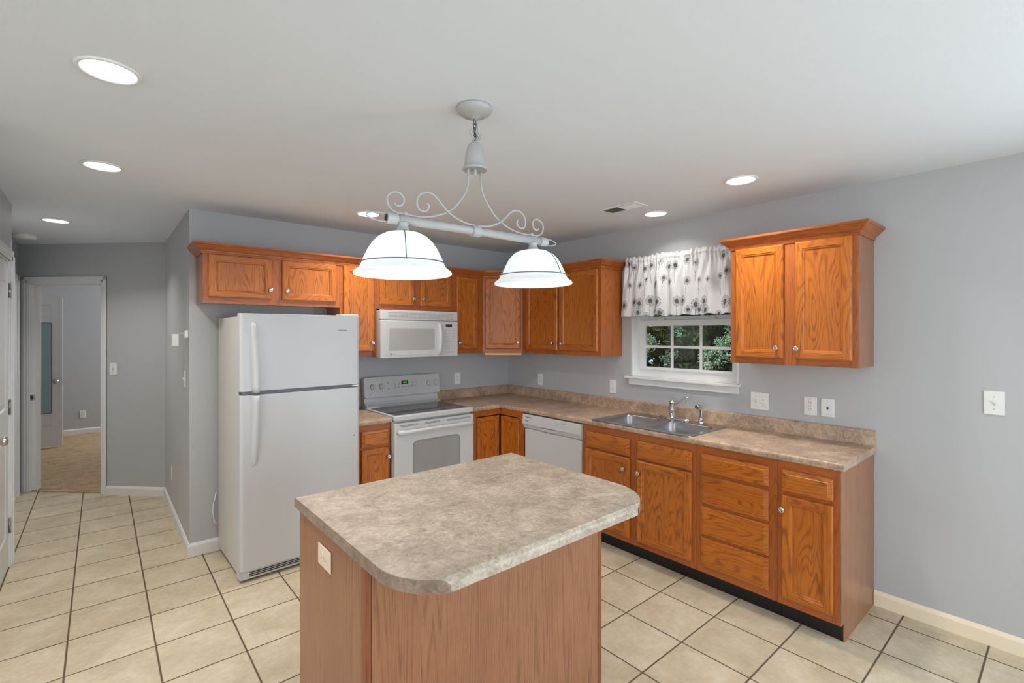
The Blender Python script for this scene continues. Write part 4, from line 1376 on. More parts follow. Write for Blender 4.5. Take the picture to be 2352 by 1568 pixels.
# oven door
b = MB(FB); b.box(RX0 + 0.003, RX1 - 0.003, 0.606, 0.652, 0.215, 0.868)
od = b.build('oven_door', M['white'], st, 0.008, 3)
b = MB(FB); b.box(RX0 + 0.006, RX1 - 0.006, 0.56, 0.60, 0.868, 0.8855); b.build('shadow_gap', M['dark'], st)
b = MB(FB)
def vplate(k, pts, c0, c1):
    n = len(pts)
    A = [k.vert((p[0], c0, p[1])) for p in pts]; B = [k.vert((p[0], c1, p[1])) for p in pts]
    for i in range(n): k.face([A[i], A[(i + 1) % n], B[(i + 1) % n], B[i]])
    k.face(list(reversed(A))); k.face(B)
vplate(b, rrect(-1.527, -1.079, 0.33, 0.716, 0.042, 8), 0.6515, 0.6535); ow = b.build('oven_window', M['gasket'], od)
b = MB(FB); vplate(b, rrect(-1.518, -1.088, 0.34, 0.706, 0.036, 8), 0.6535, 0.6545); b.build('window_glass', M['oven_glass'], ow)
b = MB(FB)
hz = 0.795
pp = [(-1.648, 0.653, hz), (-1.645, 0.668, hz + 0.001), (-1.630, 0.684, hz + 0.003), (-1.600, 0.693, hz + 0.004), (-1.52, 0.697, hz + 0.006)] + [(-1.52 + 0.43 * q / 6, 0.699, hz + 0.006 + 0.003 * math.sin(math.pi * q / 6)) for q in range(1, 6)] + [(-1.09, 0.697, hz + 0.006), (-1.01, 0.693, hz + 0.004), (-0.982, 0.684, hz + 0.003), (-0.968, 0.668, hz + 0.001), (-0.964, 0.653, hz)]
b.tube(pp, [0.019, 0.020, 0.020, 0.018, 0.0155] + [0.0145] * 5 + [0.0155, 0.018, 0.020, 0.020, 0.019], 14); b.build('handle', M['white'], od)
b = MB(FB)
for z in (0.846, 0.838):
    for a0, a1 in ((-1.640, -1.480), (-1.415, -1.275), (-1.210, -0.970)): b.box(a0, a1, 0.6515, 0.6525, z, z + 0.0028)
b.build('vent_slots', M['dark'], od)
b = MB(FB); b.box(RX0 + 0.003, RX1 - 0.003, 0.606, 0.648, 0.055, 0.205); b.build('storage_drawer', M['white'], st, 0.008, 3)

# ------------------------------------------------------------------ microwave
MX0, MX1, MZ0, MZ1, MC = -1.672, -0.920, 1.360, 1.758, 0.385
mw = thing('microwave', 'white over-the-range microwave hung under the wall cabinets', 'microwave', (-1.296, -0.19, MZ0))
b = MB(FB); b.box(MX0 + 0.012, MX1 - 0.012, 0.003, 0.345, MZ0 + 0.004, MZ1 - 0.004 ); b.build('body', M['white'], mw, 0.003)
b = MB(FB); b.box(MX0, MX1, 0.345, MC, 1.675, MZ1)
vg = b.build('vent_grille', M['white'], mw, 0.008, 3)
b = MB(FB)
for i in range(5):
    z = 1.690 + 0.0105 * i
    for q in range(7):
        a = MX0 + 0.068 + q * 0.0915
        b.box(a, a + 0.086, MC - 0.002, MC + 0.0006, z, z + 0.0045)
b.build('vent_slots', M['light_grey'], vg)
for a in (-1.43, -1.125):
    b = MB(FB); b.lathe([(0.0, 0.0), (0.0028, 0.0), (0.0, 0.002)], (a, MC + 0.0003, 1.711), 'c', 10); b.build('screw', M['dark'], vg)
b = MB(FB); b.box(MX0, -1.094, 0.345, MC, MZ0, 1.672); md = b.build('door', M['white'], mw, 0.005, 3)
b = MB(FB); b.box(MX0 + 0.042, -1.135, MC - 0.001, MC + 0.0015, MZ0 + 0.02, 1.660); b.build('door_frame', M['grey_plastic'], md, 0.001)
b = MB(FB); b.box(-1.596, -1.166, MC + 0.001, MC + 0.0024, 1.424, 1.606); b.build('window', M['micro_glass'], md)
b = MB(FB)
rows = []
for z, o in ((1.655, 0.002), (1.648, 0.016), (1.62, 0.030), (1.57, 0.036), (1.515, 0.038), (1.46, 0.035), (1.41, 0.027), (1.385, 0.014), (1.378, 0.002)):
    rows.append([(-1.130, MC - 0.001, z), (-1.128, MC + o * 0.7, z), (-1.120, MC + o, z), (-1.106, MC + o, z), (-1.098, MC + o * 0.7, z), (-1.096, MC - 0.001, z)])
I = b.grid(rows); b.build('handle', M['white'], md)
b = MB(FB); b.box(-1.092, MX1, 0.345, MC, MZ0, 1.672); cp = b.build('control_panel', M['white'], mw, 0.005, 3)
b = MB(FB); b.box(-1.050, -0.984, MC, MC + 0.001, 1.622, 1.645); dm = b.build('display', M['display'], cp)
for z, xs_, w in ((1.588, 3, 0.018), (1.566, 3, 0.022), (1.549, 4, 0.012), (1.533, 4, 0.016), (1.512, 4, 0.012), (1.489, 5, 0.014), (1.466, 5, 0.007), (1.448, 5, 0.007), (1.430, 5, 0.007), (1.396, 5, 0.014)):
    b = MB(FB)
    for i in range(xs_):
        a = -1.068 + (i + 0.5) * (0.122 / xs_)
        b.box(a - w / 2, a + w / 2, MC, MC + 0.0006, z - 0.0025, z + 0.0025)
    b.build('key_row', M['light_grey'], cp)
b = MB(FB)
for i in range(5): b.box(-1.563 + i * 0.006, -1.559 + i * 0.006, MC + 0.0015, MC + 0.0021, 1.389, 1.393)
b.build('model_print', M['light_grey'], md)
TM = Matrix.Translation((-1.580, -(MC + 0.002), 1.392)) @ Matrix.Rotation(math.pi / 2, 4, 'X')
text_mesh('GE', 0.0095, TM, md, 'logo', M['mid_grey'])
b = MB(FB); cx, cz, r = -1.580, 1.392, 0.010
for k in range(n):
    t0, t1 = 2 * math.pi * k / n, 2 * math.pi * (k + 1) / n
    b.poly([(cx + r * math.cos(t0), MC + 0.002, cz + r * math.sin(t0)), (cx + r * math.cos(t1), MC + 0.002, cz + r * math.sin(t1)), (cx + 0.75 * r * math.cos(t1), MC + 0.002, cz + 0.75 * r * math.sin(t1)), (cx + 0.75 * r * math.cos(t0), MC + 0.002, cz + 0.75 * r * math.sin(t0))])
b.build('logo_ring', M['mid_grey'], md)

# ------------------------------------------------------------------ dishwasher
DA0, DA1 = 0.937, 1.590
dw = thing('dishwasher', 'white dishwasher under the counter between corner and sink cabinets', 'dishwasher', (-0.3, -1.26, 0))
b = MB(TR); b.box(DA0 + 0.004, DA1 - 0.004, 0.02, 0.565, 0.10, 0.868); b.build('body', M['white_side'], dw)
b = MB(TR); b.box(DA0 + 0.004, DA1 - 0.003, 0.565, 0.598, 0.115, 0.744); b.build('door', M['white'], dw, 0.006, 3)
b = MB(TR)
sec = [(0.567, 0.748), (0.600, 0.748), (0.618, 0.782), (0.624, 0.788), (0.624, 0.800), (0.618, 0.862), (0.608, 0.868), (0.567, 0.868)]
for i in range(len(sec)):
    j = (i + 1) % len(sec)
    b.grid([[(DA0, *sec[i]), (DA0, *sec[j])], [(DA1, *sec[i]), (DA1, *sec[j])]], smooth=False)
for a in (DA0, DA1): b.poly([(a, *s) for s in sec])
pc = b.build('control_panel', M['white'], dw, 0.004, 3)
b = MB(TR); b.box(1.165, 1.345, 0.607, 0.6165, 0.757, 0.781); pk = b.build('handle_pocket', M['grey_plastic'], pc, 0.002)
b = MB(TR); b.box(1.168, 1.342, 0.6125, 0.6195, 0.776, 0.7815); b.build('pocket_slot', M['gasket'], pc)
b = MB(TR)
for a, z, w in ((1.335, 0.838, 0.03), (1.405, 0.842, 0.032), (1.335, 0.822, 0.01), (1.40, 0.822, 0.008), (1.44, 0.822, 0.012), (1.47, 0.815, 0.016)):
    b.box(a, a + w, 0.6205, 0.6232, z, z + 0.0045)
b.build('button_print', M['light_grey'], pc)
TW = lambda a, z, c: Matrix(((0, 0, -1, -c), (-1, 0, 0, -a), (0, 1, 0, z), (0, 0, 0, 1)))
text_mesh('FRIGIDAIRE', 0.0135, TW(1.010, 0.846, 0.6206), pc, 'logo', M['mid_grey'])
b = MB(TR)
for i in range(6): b.box(0.972 + i * 0.0072, 0.972 + i * 0.0072 + 0.0052, 0.6225, 0.6238, 0.812 + (0.001 if i else 0.0), 0.819 if i else 0.822)
b.build('model_print', M['mid_grey'], pc)
b = MB(TR); b.box(DA0 + 0.005, DA1 - 0.005, 0.52, 0.53, 0.0, 0.10); b.build('toe_kick', M['black_base'], dw)

# ------------------------------------------------------------------ pendant lamp over the island
PX, PY = -2.293, -2.53
pl = thing('pendant_lamp', 'grey two-shade scrollwork pendant lamp hanging over the island', 'pendant lamp', (PX, PY, H))
b = MB(); b.lathe([(0.0, 0.0), (0.071, 0.0), (0.0715, -0.006), (0.066, -0.016), (0.052, -0.026), (0.034, -0.033), (0.020, -0.036), (0.014, -0.040), (0.008, -0.043), (0.0, -0.044)], (PX, PY, H), 'z', 36); b.build('canopy', M['fixture'], pl)
b = MB()
def link(c, r1, r2, ang, w=0.0017):
    d = Vector((math.cos(ang), math.sin(ang), 0))
    pts = [Vector(c) + d * (r1 * math.cos(t)) + Vector((0, 0, r2 * math.sin(t))) for t in [2 * math.pi * q / 16 for q in range(17)]]
    b.tube(pts, w, 6, caps=False)
link((PX, PY, H - 0.052), 0.006, 0.012, 0.3); link((PX + 0.001, PY, H - 0.070), 0.0065, 0.013, 1.8); link((PX + 0.001, PY, H - 0.088), 0.0065, 0.013, 0.4); link((PX + 0.002, PY, H - 0.103), 0.010, 0.010, 1.2); link((PX, PY, H - 0.112), 0.0065, 0.012, 2.2)
b.build('chain', M['chain'], pl)
b = MB(); b.tube([(PX + 0.004, PY, H - 0.04), (PX + 0.014, PY, H - 0.065), (PX + 0.017, PY, H - 0.092), (PX + 0.026, PY, H - 0.096), (PX + 0.027, PY, H - 0.112), (PX + 0.020, PY, H - 0.120)], 0.002, 6); b.build('wire', M['fixture'], pl)
b = MB(); b.tube([(PX - 0.004, PY, 2.305), (PX - 0.012, PY, 2.325), (PX - 0.021, PY, 2.345), (PX - 0.016, PY, 2.351), (PX, PY, 2.352), (PX + 0.014, PY, 2.338), (PX + 0.022, PY, 2.330), (PX + 0.012, PY, 2.318), (PX + 0.005, PY, 2.305)], 0.0033, 8); b.build('hanger_loop', M['fixture'], pl)
b = MB(); b.lathe([(0.006, 2.306), (0.018, 2.304), (0.026, 2.296), (0.033, 2.276), (0.0385, 2.250), (0.041, 2.225), (0.0415, 2.213), (0.048, 2.208), (0.0495, 2.202), (0.046, 2.198), (0.043, 2.200), (0.0, 2.203)], (PX, PY, 0), 'z', 32); b.build('bell_cup', M['fixture'], pl)
b = MB(); b.lathe([(0.0065, 2.203), (0.0075, 2.198), (0.0065, 2.193), (0.0075, 2.186), (0.004, 2.178), (0.0, 2.175)], (PX, PY, 0), 'z', 14); b.build('finial', M['fixture'], pl)


def smooth_path(pts, m=5):
    P = [Vector(p) for p in pts]
    out = []
    for i in range(len(P) - 1):
        p0, p1, p2, p3 = P[max(i - 1, 0)], P[i], P[i + 1], P[min(i + 2, len(P) - 1)]
        for q in range(m):
            t = q / m
            out.append(0.5 * ((2 * p1) + (p2 - p0) * t + (2 * p0 - 5 * p1 + 4 * p2 - p3) * t * t + (3 * p1 - p0 - 3 * p2 + p3) * t ** 3))
    out.append(P[-1])
    return out


BZ = 1.962               # bar centre height
arm = [(-0.030, 2.203), (-0.031, 2.150), (-0.040, 2.115), (-0.058, 2.085), (-0.096, 2.040), (-0.139, 2.012), (-0.192, 1.992), (-0.249, 1.983), (-0.301, 1.984), (-0.335, 1.985), (-0.361, 1.999), (-0.370, 2.025), (-0.361, 2.045), (-0.340, 2.056), (-0.317, 2.052), (-0.306, 2.033), (-0.316, 2.013), (-0.334, 2.010), (-0.343, 2.018)]
scr = [(-0.006, 1.984), (-0.045, 1.986), (-0.090, 1.998), (-0.133, 2.021), (-0.169, 2.054), (-0.192, 2.070), (-0.221, 2.074), (-0.249, 2.058), (-0.259, 2.031), (-0.250, 2.008), (-0.227, 2.004), (-0.211, 2.021), (-0.217, 2.037)]
for s in (1, -1):
    b = MB(); b.tube(smooth_path([(PX + s * x, PY + 0.003, z) for x, z in arm]), 0.0042, 8); a_ = b.build('scroll_arm', M['fixture'], pl)
    b = MB(); b.sphere((PX + s * -0.301, PY + 0.003, 1.985), 0.0095, 14, 8); b.build('ball', M['fixture'], a_)
    b = MB(); b.tube(smooth_path([(PX + s * x, PY - 0.004, z) for x, z in scr]), 0.0042, 8); b.build('scroll', M['fixture'], pl)
b = MB(); b.lathe([(0.0, -0.365), (0.0155, -0.365), (0.0155, 0.372), (0.0, 0.372)], (PX, PY, BZ), 'a', 24); bar = b.build('bar', M['fixture'], pl)
for h0, h1, r in ((-0.375, -0.335, 0.0190), (-0.017, 0.017, 0.0225), (0.345, 0.385, 0.0190)):
    b = MB(); b.lathe([(0.0140, h0), (r, h0), (r, h1), (0.0140, h1)], (PX, PY, BZ), 'a', 24, smooth=False); b.build('sleeve', M['fixture'], bar, 0.0012)
for s in (-1, 1):
    b = MB(); b.tube(smooth_path([(PX + s * 0.372, PY, BZ + 0.013), (PX + s * 0.40, PY, BZ + 0.014), (PX + s * 0.432, PY, BZ + 0.009), (PX + s * 0.446, PY, BZ), (PX + s * 0.432, PY, BZ - 0.009), (PX + s * 0.40, PY, BZ - 0.014), (PX + s * 0.372, PY, BZ - 0.013)], 4), 0.0026, 8); b.build('end_loop', M['fixture'], bar)

SHP = [(0.030, 1.920), (0.060, 1.914), (0.083, 1.902), (0.102, 1.884), (0.117, 1.862), (0.128, 1.840), (0.137, 1.820), (0.141, 1.808), (0.146, 1.798), (0.154, 1.790), (0.163, 1.784), (0.168, 1.777), (0.166, 1.771)]
for sx_ in (-0.312, 0.306):
    cx = PX + sx_
    b = MB(); b.lathe([(0.019, 1.951), (0.020, 1.946), (0.0165, 1.941), (0.0185, 1.937), (0.0225, 1.926), (0.0245, 1.925), (0.0245, 1.921), (0.031, 1.920), (0.032, 1.916), (0.0, 1.912)], (cx, PY, 0), 'z', 24); hd = b.build('shade_holder', M['fixture'], pl)
    b = MB(); b.lathe(SHP + [(r - 0.004, z - 0.001) for r, z in reversed(SHP[1:])], (cx, PY, 0), 'z', 56); sh = b.build('shade', M['shade'], pl, fix=False)
    b = MB()
    rr_ = 0.1475
    b.tube([(cx + rr_ * math.cos(2 * math.pi * q / 48), PY + rr_ * math.sin(2 * math.pi * q / 48), 1.810) for q in range(49)], 0.0019, 6, caps=False)
    for q in range(3):
        t = math.radians(-120 + 120 * q + (6 if sx_ < 0 else 40))
        b.tube(smooth_path([(cx + (r + 0.0025) * math.cos(t), PY + (r + 0.0025) * math.sin(t), z + 0.001) for r, z in SHP[:8]] + [(cx + rr_ * math.cos(t), PY + rr_ * math.sin(t), 1.810)], 3), 0.0017, 6)
    b.build('shade_wire', M['wire'], pl)
    b = MB(); b.lathe([(0.0, 1.795), (0.012, 1.797), (0.022, 1.804), (0.028, 1.816), (0.029, 1.828), (0.025, 1.845), (0.017, 1.865), (0.013, 1.880), (0.013, 1.912)], (cx, PY, 0), 'z', 20); bl = b.build('bulb', M['bulb'], pl)
    l = lamp('bulb_light', 'POINT', (cx - PX, 0, 1.822 - H), BULB_POWER, (1, 0.97, 0.93), size=0.034, parent=pl)
    bl.visible_shadow = True
pl.rotation_euler = (0, math.radians(-0.6), 0)

# ------------------------------------------------------------------ recessed lights, vent, detector
CANS = [(-3.380, -1.959, 'largest recessed ceiling light, nearest the camera at upper left'),
        (-3.393, -0.741, 'recessed ceiling light second from the camera along the left side'),
        (-3.664, 1.094, 'recessed ceiling light deep in the hallway near the smoke detector'),
        (-1.905, -0.676, 'recessed ceiling light above the refrigerator, seen behind the left end of the pendant bar'),
        (-0.618, -2.806, 'recessed ceiling light right of the ceiling vent, in front of the right wall cabinet'),
        (-0.310, -2.050, 'recessed ceiling light over the sink, just right of the ceiling vent')]
first = None
for x, y, lab in CANS:
    if first is None:
        t = thing('recessed_light', lab, 'ceiling light', (x, y, H), 'recessed ceiling lights')
        b = MB(); b.lathe([(0.074, -0.0005), (0.090, -0.0005), (0.089, -0.004), (0.084, -0.007), (0.077, -0.007), (0.074, -0.004)], (x, y, H), 'z', 40); b.build('trim_ring', M['white_plastic'], t)
        b = MB(); b.lathe([(0.0, -0.006), (0.05, -0.0055), (0.0755, -0.004)], (x, y, H), 'z', 40); b.build('lens', M['lens'], t, fix=False)
        lamp('can_light', 'AREA', (0, 0, -0.009), CAN_POWER, (1, 0.955, 0.885), size=0.145, shape='DISK', spread=130, parent=t)
        first = t
    else:
        t = copy_tree(first)
        t.location = (x, y, H); t['label'] = lab
        if 'over the sink' in lab:               # same fixture, power turned down here alone to soften glare on wall and valance
            for ch in t.children:
                if ch.type == 'LIGHT': ch.data = ch.data.copy(); ch.data.energy = CAN_POWER * 0.35

vt = thing('ceiling_vent', 'white ceiling air register with half-open louvers', 'vent', (-0.63, -1.99, H))
vx0, vx1, vy0, vy1 = -0.705, -0.553, -2.150, -1.840
b = MB()
for q in ((vx0, vx0 + 0.022, vy0, vy1), (vx1 - 0.022, vx1, vy0, vy1), (vx0 + 0.022, vx1 - 0.022, vy0, vy0 + 0.022), (vx0 + 0.022, vx1 - 0.022, vy1 - 0.022, vy1)): b.box(q[0], q[1], q[2], q[3], H - 0.007, H - 0.0005)
b.box(vx0 + 0.022, vx1 - 0.022, -1.999, -1.989, H - 0.006, H - 0.0005)
b.build('frame', M['white_plastic'], vt, 0.002)
b = MB(); b.box(vx0 + 0.021, vx1 - 0.021, vy0 + 0.021, vy1 - 0.021, H - 0.0016, H - 0.0004); b.build('duct', M['dark'], vt)
b = MB()
for k in range(10):
    for y0, sg in ((-2.122 + 0.0135 * k, 1), (-1.982 + 0.0125 * k, -1)):
        b.poly([(vx0 + 0.024, y0 - sg * 0.005, H - 0.002), (vx1 - 0.024, y0 - sg * 0.005, H - 0.002), (vx1 - 0.024, y0 + sg * 0.0045, H - 0.009), (vx0 + 0.024, y0 + sg * 0.0045, H - 0.009)])
b.build('louvers', M['white_plastic'], vt, fix=False)

sd = thing('smoke_detector', 'round white smoke detector on the hallway ceiling', 'smoke detector', (-3.905, 2.02, H))
b = MB(); b.lathe([(0.0, 0.0), (0.082, 0.0), (0.082, -0.008), (0.076, -0.011)], (-3.905, 2.02, H - 0.0005), 'z', 32); b.build('base', M['white_plastic'], sd)
b = MB(); b.lathe([(0.074, -0.0115), (0.072, -0.028), (0.064, -0.036), (0.0, -0.039)], (-3.905, 2.02, H - 0.0005), 'z', 32); b.build('cover', M['white_plastic'], sd)

# ------------------------------------------------------------------ wall plates


def plate(T, lab, a, z, kind, w=0.072, h=0.116, mat='white_plastic', name=None, cat=None, group=None):
    name = name or {'duplex': 'wall_outlet', 'gfci': 'wall_outlet', 'switch': 'light_switch', 'switch2': 'light_switch', 'phone': 'phone_jack', 'duplex_h': 'wall_outlet'}[kind]
    cat = cat or {'duplex': 'outlet', 'gfci': 'outlet', 'duplex_h': 'outlet', 'switch': 'light switch', 'switch2': 'light switch', 'phone': 'phone jack'}[kind]
    o = T @ Vector((a, 0, z))
    root = thing(name, lab, cat, o, group)
    m = M[mat]
    b = MB(T); b.box(a - w / 2, a + w / 2, 0.0004, 0.006, z - h / 2, z + h / 2); b.build('cover_plate', m, root, 0.003)

    def recept(dx, dz, turn=False):
        k = MB(T)
        n_ = 20; pts = []
        for q in range(n_):
            t = 2 * math.pi * q / n_
            x, y = 0.0172 * math.cos(t), 0.0172 * math.sin(t)
            y = max(-0.0135, min(0.0135, y))
            pts.append((y, x) if turn else (x, y))
        vplate(k, [(a + dx + p[0], z + dz + p[1]) for p in pts], 0.005, 0.0075)
        k.mat = 1
        for sx2, hh in ((-0.0063, 0.0042), (0.0063, 0.0036)):
            if turn: k.box(a + dx - 0.004 - hh, a + dx - 0.004 + hh, 0.0074, 0.0078, z + dz + sx2 - 0.0011, z + dz + sx2 + 0.0011)
            else: k.box(a + dx + sx2 - 0.0011, a + dx + sx2 + 0.0011, 0.0074, 0.0078, z + dz + 0.004 - hh, z + dz + 0.004 + hh)
        if turn: k.lathe([(0.0, 0.0074), (0.0024, 0.0074), (0.0, 0.0078)], (a + dx + 0.0075, 0, z + dz), 'c', 10)
        else: k.lathe([(0.0, 0.0074), (0.0024, 0.0074), (0.0, 0.0078)], (a + dx, 0, z + dz - 0.0075), 'c', 10)
        k.build('receptacle', [m, M['dark']], root)

    def screw(dx, dz):
        k = MB(T); k.lathe([(0.0032, 0.006), (0.003, 0.0072), (0.0, 0.0076)], (a + dx, 0, z + dz), 'c', 12); k.build('screw', M['grey_plastic'], root)

    if kind == 'duplex':
        recept(0, 0.0195); recept(0, -0.0195); screw(0, 0)
    elif kind == 'duplex_h':
        recept(-0.0195, 0, True); recept(0.0195, 0, True); screw(0, 0)
    elif kind == 'gfci':
        k = MB(T); k.box(a - 0.0165, a + 0.0165, 0.005, 0.0078, z - 0.0335, z + 0.0335); k.mat = 1
        for dz in (0.0205, -0.0205):
            for dx in (-0.0063, 0.0063): k.box(a + dx - 0.0011, a + dx + 0.0011, 0.0077, 0.0081, z + dz, z + dz + 0.008)
            k.lathe([(0.0, 0.0078), (0.0026, 0.0078), (0.0, 0.0082)], (a, 0, z + dz - 0.0055), 'c', 10)
        k.build('receptacle', [m, M['dark']], root)
        k = MB(T); k.box(a - 0.007, a + 0.007, 0.0078, 0.0088, z + 0.001, z + 0.0055); k.box(a - 0.007, a + 0.007, 0.0078, 0.0088, z - 0.0055, z - 0.001); k.build('test_button', M['grey_plastic'], root)
        screw(0, 0.048); screw(0, -0.048)
    elif kind in ('switch', 'switch2'):
        for dx in ((0,) if kind == 'switch' else (-0.023, 0.023)):
            k = MB(T); k.box(a + dx - 0.0055, a + dx + 0.0055, 0.0055, 0.0068, z - 0.0125, z + 0.0125); k.build('toggle_slot', M['grey_plastic'], root)
            k = MB(T); s = 1 if dx <= 0 else -1
            vp = [(0.006, -0.006), (0.006, 0.006), (0.019, 0.006 + 0.006 * s), (0.019, -0.0005 + 0.006 * s)]
            for aa in (a + dx - 0.0042, a + dx + 0.0042): k.poly([(aa, c, z + zz) for c, zz in vp])
            for i in range(4):
                j = (i + 1) % 4
                k.poly([(a + dx - 0.0042, vp[i][0], z + vp[i][1]), (a + dx + 0.0042, vp[i][0], z + vp[i][1]), (a + dx + 0.0042, vp[j][0], z + vp[j][1]), (a + dx - 0.0042, vp[j][0], z + vp[j][1])])
            k.build('toggle', m, root)
            screw(dx, 0.030); screw(dx, -0.030)
    elif kind == 'phone':
        k = MB(T); k.box(a - 0.0055, a + 0.0055, 0.0055, 0.0066, z - 0.007, z + 0.004); k.box(a - 0.003, a + 0.003, 0.0055, 0.0066, z - 0.010, z - 0.007); k.build('jack', M['dark'], root)
        screw(0, 0.042); screw(0, -0.042)
    return root


plate(FB, 'white outlet on the back wall right of the stove', -0.668, 1.112, 'duplex')
plate(TR, 'white outlet left of the sink on the right wall, near the corner', 0.513, 1.098, 'duplex')
plate(TR, 'white outlet just left of the window stool', 1.425, 1.102, 'duplex')
plate(TR, 'white double switch plate below the right end of the window stool', 2.655, 1.105, 'switch2', w=0.117)
plate(TR, 'white rectangular-faced outlet beside the phone jack over the counter', 2.962, 1.107, 'gfci', w=0.073)
plate(TR, 'white phone jack plate over the right end of the counter', 3.057, 1.107, 'phone', w=0.072, h=0.112)
plate(TR, 'white single switch plate alone on the right wall near the frame edge', 3.783, 1.216, 'switch', w=0.076, h=0.118)
plate(DIAG, 'white switch on the hallway wall beside the bedroom doorway', 0.533, 1.221, 'switch', w=0.076)
THL = frame_gen((-2.925, 0.0), (0, 1), (-1, 0))
plate(THL, 'white switch seen edge-on on the hall side wall below the motion sensor', 0.20, 1.228, 'switch', w=0.072)
plate(THL, 'white outlet seen edge-on low on the hall side wall', 1.04, 0.350, 'duplex')
plate(frame_back(6.0), 'white outlet low on the bedroom wall seen through the doorway', -3.608, 0.305, 'duplex')
TIL = frame_gen((-2.8005, 0.0), (0, -1), (-1, 0))
plate(TIL, 'ivory outlet turned sideways on the island cabinet side', 2.342, 0.778, 'duplex_h', w=0.122, h=0.074, mat='ivory')

# motion sensor on a swivel bracket, hall side wall
ms = thing('motion_sensor', 'white motion sensor on a swivel bracket on the hall corner', 'motion sensor', (-2.925, 0.06, 1.56))
b = MB(THL); b.box(0.035, 0.085, 0.0004, 0.022, 1.532, 1.585); b.build('wall_bracket', M['white_plastic'], ms, 0.003)
b = MB(THL); b.tube([(0.07, 0.020, 1.562), (0.11, 0.040, 1.562), (0.15, 0.052, 1.558)], 0.007, 8); b.tube([(0.14, 0.050, 1.568), (0.14, 0.050, 1.500)], 0.0035, 8); b.build('swivel_arm', M['grey_plastic'], ms)
b = MB(THL); b.box(0.125, 0.185, 0.045, 0.088, 1.470, 1.560); b.build('sensor_head', M['white_plastic'], ms, 0.008, 3)
b = MB(THL); b.box(0.140, 0.172, 0.0875, 0.0895, 1.500, 1.530); b.build('sensor_window', M['grey_plastic'], ms, 0.002)

# ------------------------------------------------------------------ valance
vl = thing('window_valance', 'white gathered valance printed with grey dandelions over the window', 'valance', (-0.05, -2.06, 2.165))
b = MB(); b.lathe([(0.0, -2.560), (0.006, -2.560), (0.006, -1.585), (0.0, -1.585)], (-0.045, 0, 2.150), 'a', 10)
b.v = [Vector((-0.045 + (p.y), p.x, p.z)) for p in b.v]
b.build('rod', M['white_plastic'], vl)
NU, NV = 440, 230
Wc, Hc = 0.98, 0.485
u = np.linspace(0, 1, NU); v = np.linspace(0, 1, NV)
U, V = np.meshgrid(u, v)
fr_ = np.random.RandomState(4)
def folds(U, freqs, seed):
    r_ = np.random.RandomState(seed); o = np.zeros_like(U)
    for f in freqs: o += np.sin(2 * np.pi * (f * U + r_.rand())) / len(freqs) ** 0.5
    return o
soft = folds(U + 0.01 * np.sin(6 * V), (5.0, 7.3, 9.1), 1)
gath = folds(U + 0.004 * np.sin(20 * V), (19, 26, 33), 2)
wr = folds(U + 0.06 * V, (11, 15.5), 5)
k1 = np.clip((V - 0.10) / 0.5, 0, 1) ** 0.8
kg = np.exp(-((V - 0.10) / 0.16) ** 2)
x = -0.058 - 0.016 * k1 * soft - 0.0065 * kg * gath - 0.007 * np.exp(-((V - 0.3) / 0.2) ** 2) * wr - 0.012 * k1
x = x - 0.004 * np.exp(-((V - 0.06) / 0.02) ** 2)
x = np.minimum(x, -0.012)
ytop, ybot = -1.600, -1.558
y0 = ytop + (ybot - ytop) * np.clip((V - 0.1) / 0.9, 0, 1)
yw = 0.955 + 0.042 * np.clip((V - 0.1) / 0.9, 0, 1)
y = y0 - yw * U
ztop = 2.188 + 0.006 * folds(U, (17, 23), 8) * np.exp(-(V / 0.08) ** 2) + 0.004 * np.sin(2 * np.pi * 3 * U + 1) * (1 - V)
z = ztop - Hc * V + 0.005 * soft * V
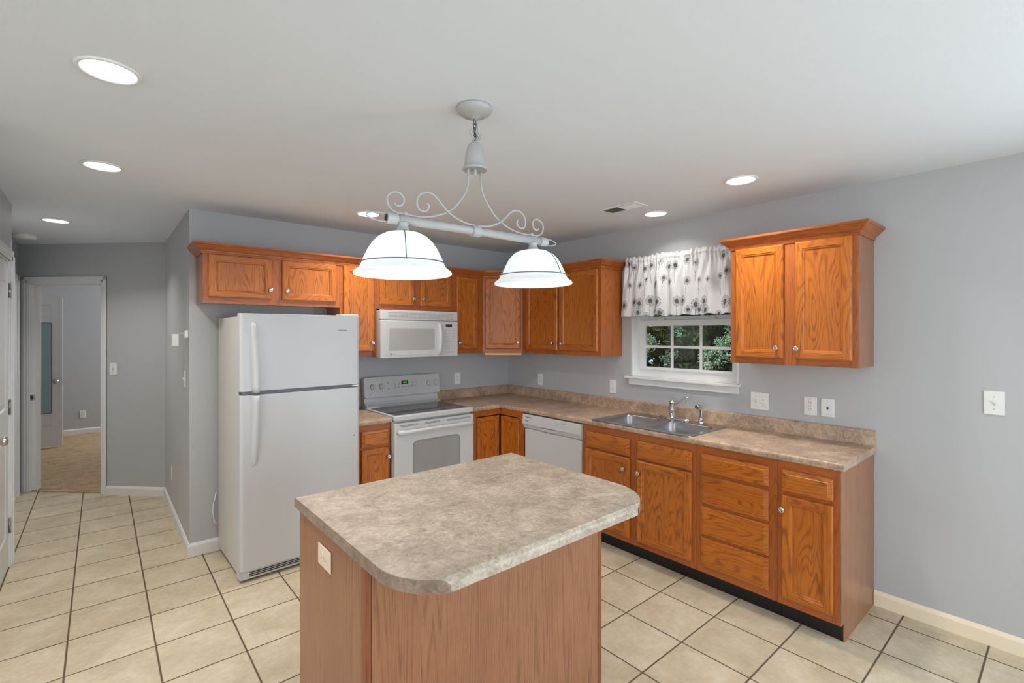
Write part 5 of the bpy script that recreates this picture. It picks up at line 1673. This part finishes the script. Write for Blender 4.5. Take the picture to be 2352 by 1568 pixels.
# print: dandelion heads as bursts of short strokes, computed over the cloth's own (s, t)
sC = U * 1.30; tC = V * Hc
ink = np.zeros_like(U)
pr = random.Random(21)
heads = []
for i in range(14):
    for row, (tt, rr) in enumerate(((0.385, 0.048), (0.21, 0.030), (0.085, 0.038), (0.478, 0.038))):
        sC0 = (i + 0.5 + 0.5 * (row % 2)) * 1.30 / 13 + pr.uniform(-0.025, 0.025)
        if pr.random() < 0.2: continue
        heads.append((sC0, tt + pr.uniform(-0.03, 0.03), rr * pr.uniform(0.75, 1.15)))
for (cs, ct_, r) in heads:
    ds, dt = sC - cs, tC - ct_
    dd = np.hypot(ds, dt)
    m = dd < r * 1.1
    if not m.any(): continue
    th = np.arctan2(dt, ds)
    w = np.cos(th * 24 + cs * 60)
    q = dd / r
    core = (q < 0.40) * 0.95
    mid = ((q >= 0.36) & (q < 0.66)) * (w > -0.1) * 0.9
    w2 = np.cos(th * 24 + cs * 60 + 1.2)
    tip = ((q > 0.70) & (q < 1.0)) * (w2 > (0.0 + 0.6 * np.abs(q - 0.85) / 0.15)) * 0.9
    ink = np.maximum(ink, np.clip(core + mid + tip, 0, 1) * m)
    stem = (np.abs(ds + 0.004 * np.sin(dt * 30)) < 0.0018) & (dt > 0.35 * r) & (dt < 0.13 + 0.3 * r)
    ink = np.maximum(ink, stem * 0.75)
me = bpy.data.meshes.new('cloth')
verts = np.stack([x - vl.location.x, y - vl.location.y, z - vl.location.z], -1).reshape(-1, 3)
idx = np.arange(NU * NV).reshape(NV, NU)
fc = np.stack([idx[:-1, :-1], idx[:-1, 1:], idx[1:, 1:], idx[1:, :-1]], -1).reshape(-1, 4)
me.from_pydata(verts.tolist(), [], fc.tolist())
at = me.attributes.new('print', 'FLOAT', 'POINT'); at.data.foreach_set('value', ink.reshape(-1).astype(np.float32))
uvl = me.uv_layers.new(name='UVMap'); uvv = np.stack([U, V * 0.5], -1).reshape(-1, 2)[fc.reshape(-1)]
uvl.data.foreach_set('uv', uvv.reshape(-1).astype(np.float32))
me.polygons.foreach_set('use_smooth', [True] * len(fc))
me.materials.append(M['fabric'])
cl = bpy.data.objects.new('cloth', me); COL.objects.link(cl); cl.parent = vl
sm = cl.modifiers.new('thickness', 'SOLIDIFY'); sm.thickness = 0.0012

# frames of the patio door and of the windows behind the camera
b = MB()
for y0_, y1_ in ((-6.45, -6.39), (-5.58, -5.52), (-4.71, -4.65)): b.box(0.04, 0.10, y0_, y1_, 0, 2.17)
b.box(0.04, 0.10, -6.39, -4.71, 2.11, 2.17); b.box(0.04, 0.10, -6.39, -4.71, 0, 0.05)
struct('door_4', b, M['trim'])
b = MB()
for x0, x1 in ((-3.55, -3.49), (-2.23, -2.17), (-0.91, -0.85)): b.box(x0, x1, -7.48, -7.43, 0.5, 2.2)
b.box(-3.49, -0.91, -7.48, -7.43, 2.14, 2.2); b.box(-3.49, -0.91, -7.48, -7.43, 0.5, 0.56)
struct('window_3', b, M['trim'])
b = MB()
for y0_, y1_ in ((-6.4, -6.34), (-4.63, -4.57), (-2.86, -2.8)): b.box(-8.36, -8.31, y0_, y1_, 0.5, 2.3)
b.box(-8.36, -8.31, -6.4, -2.8, 0.5, 0.56); b.box(-8.36, -8.31, -6.4, -2.8, 2.24, 2.3)
struct('window_2', b, M['trim'])
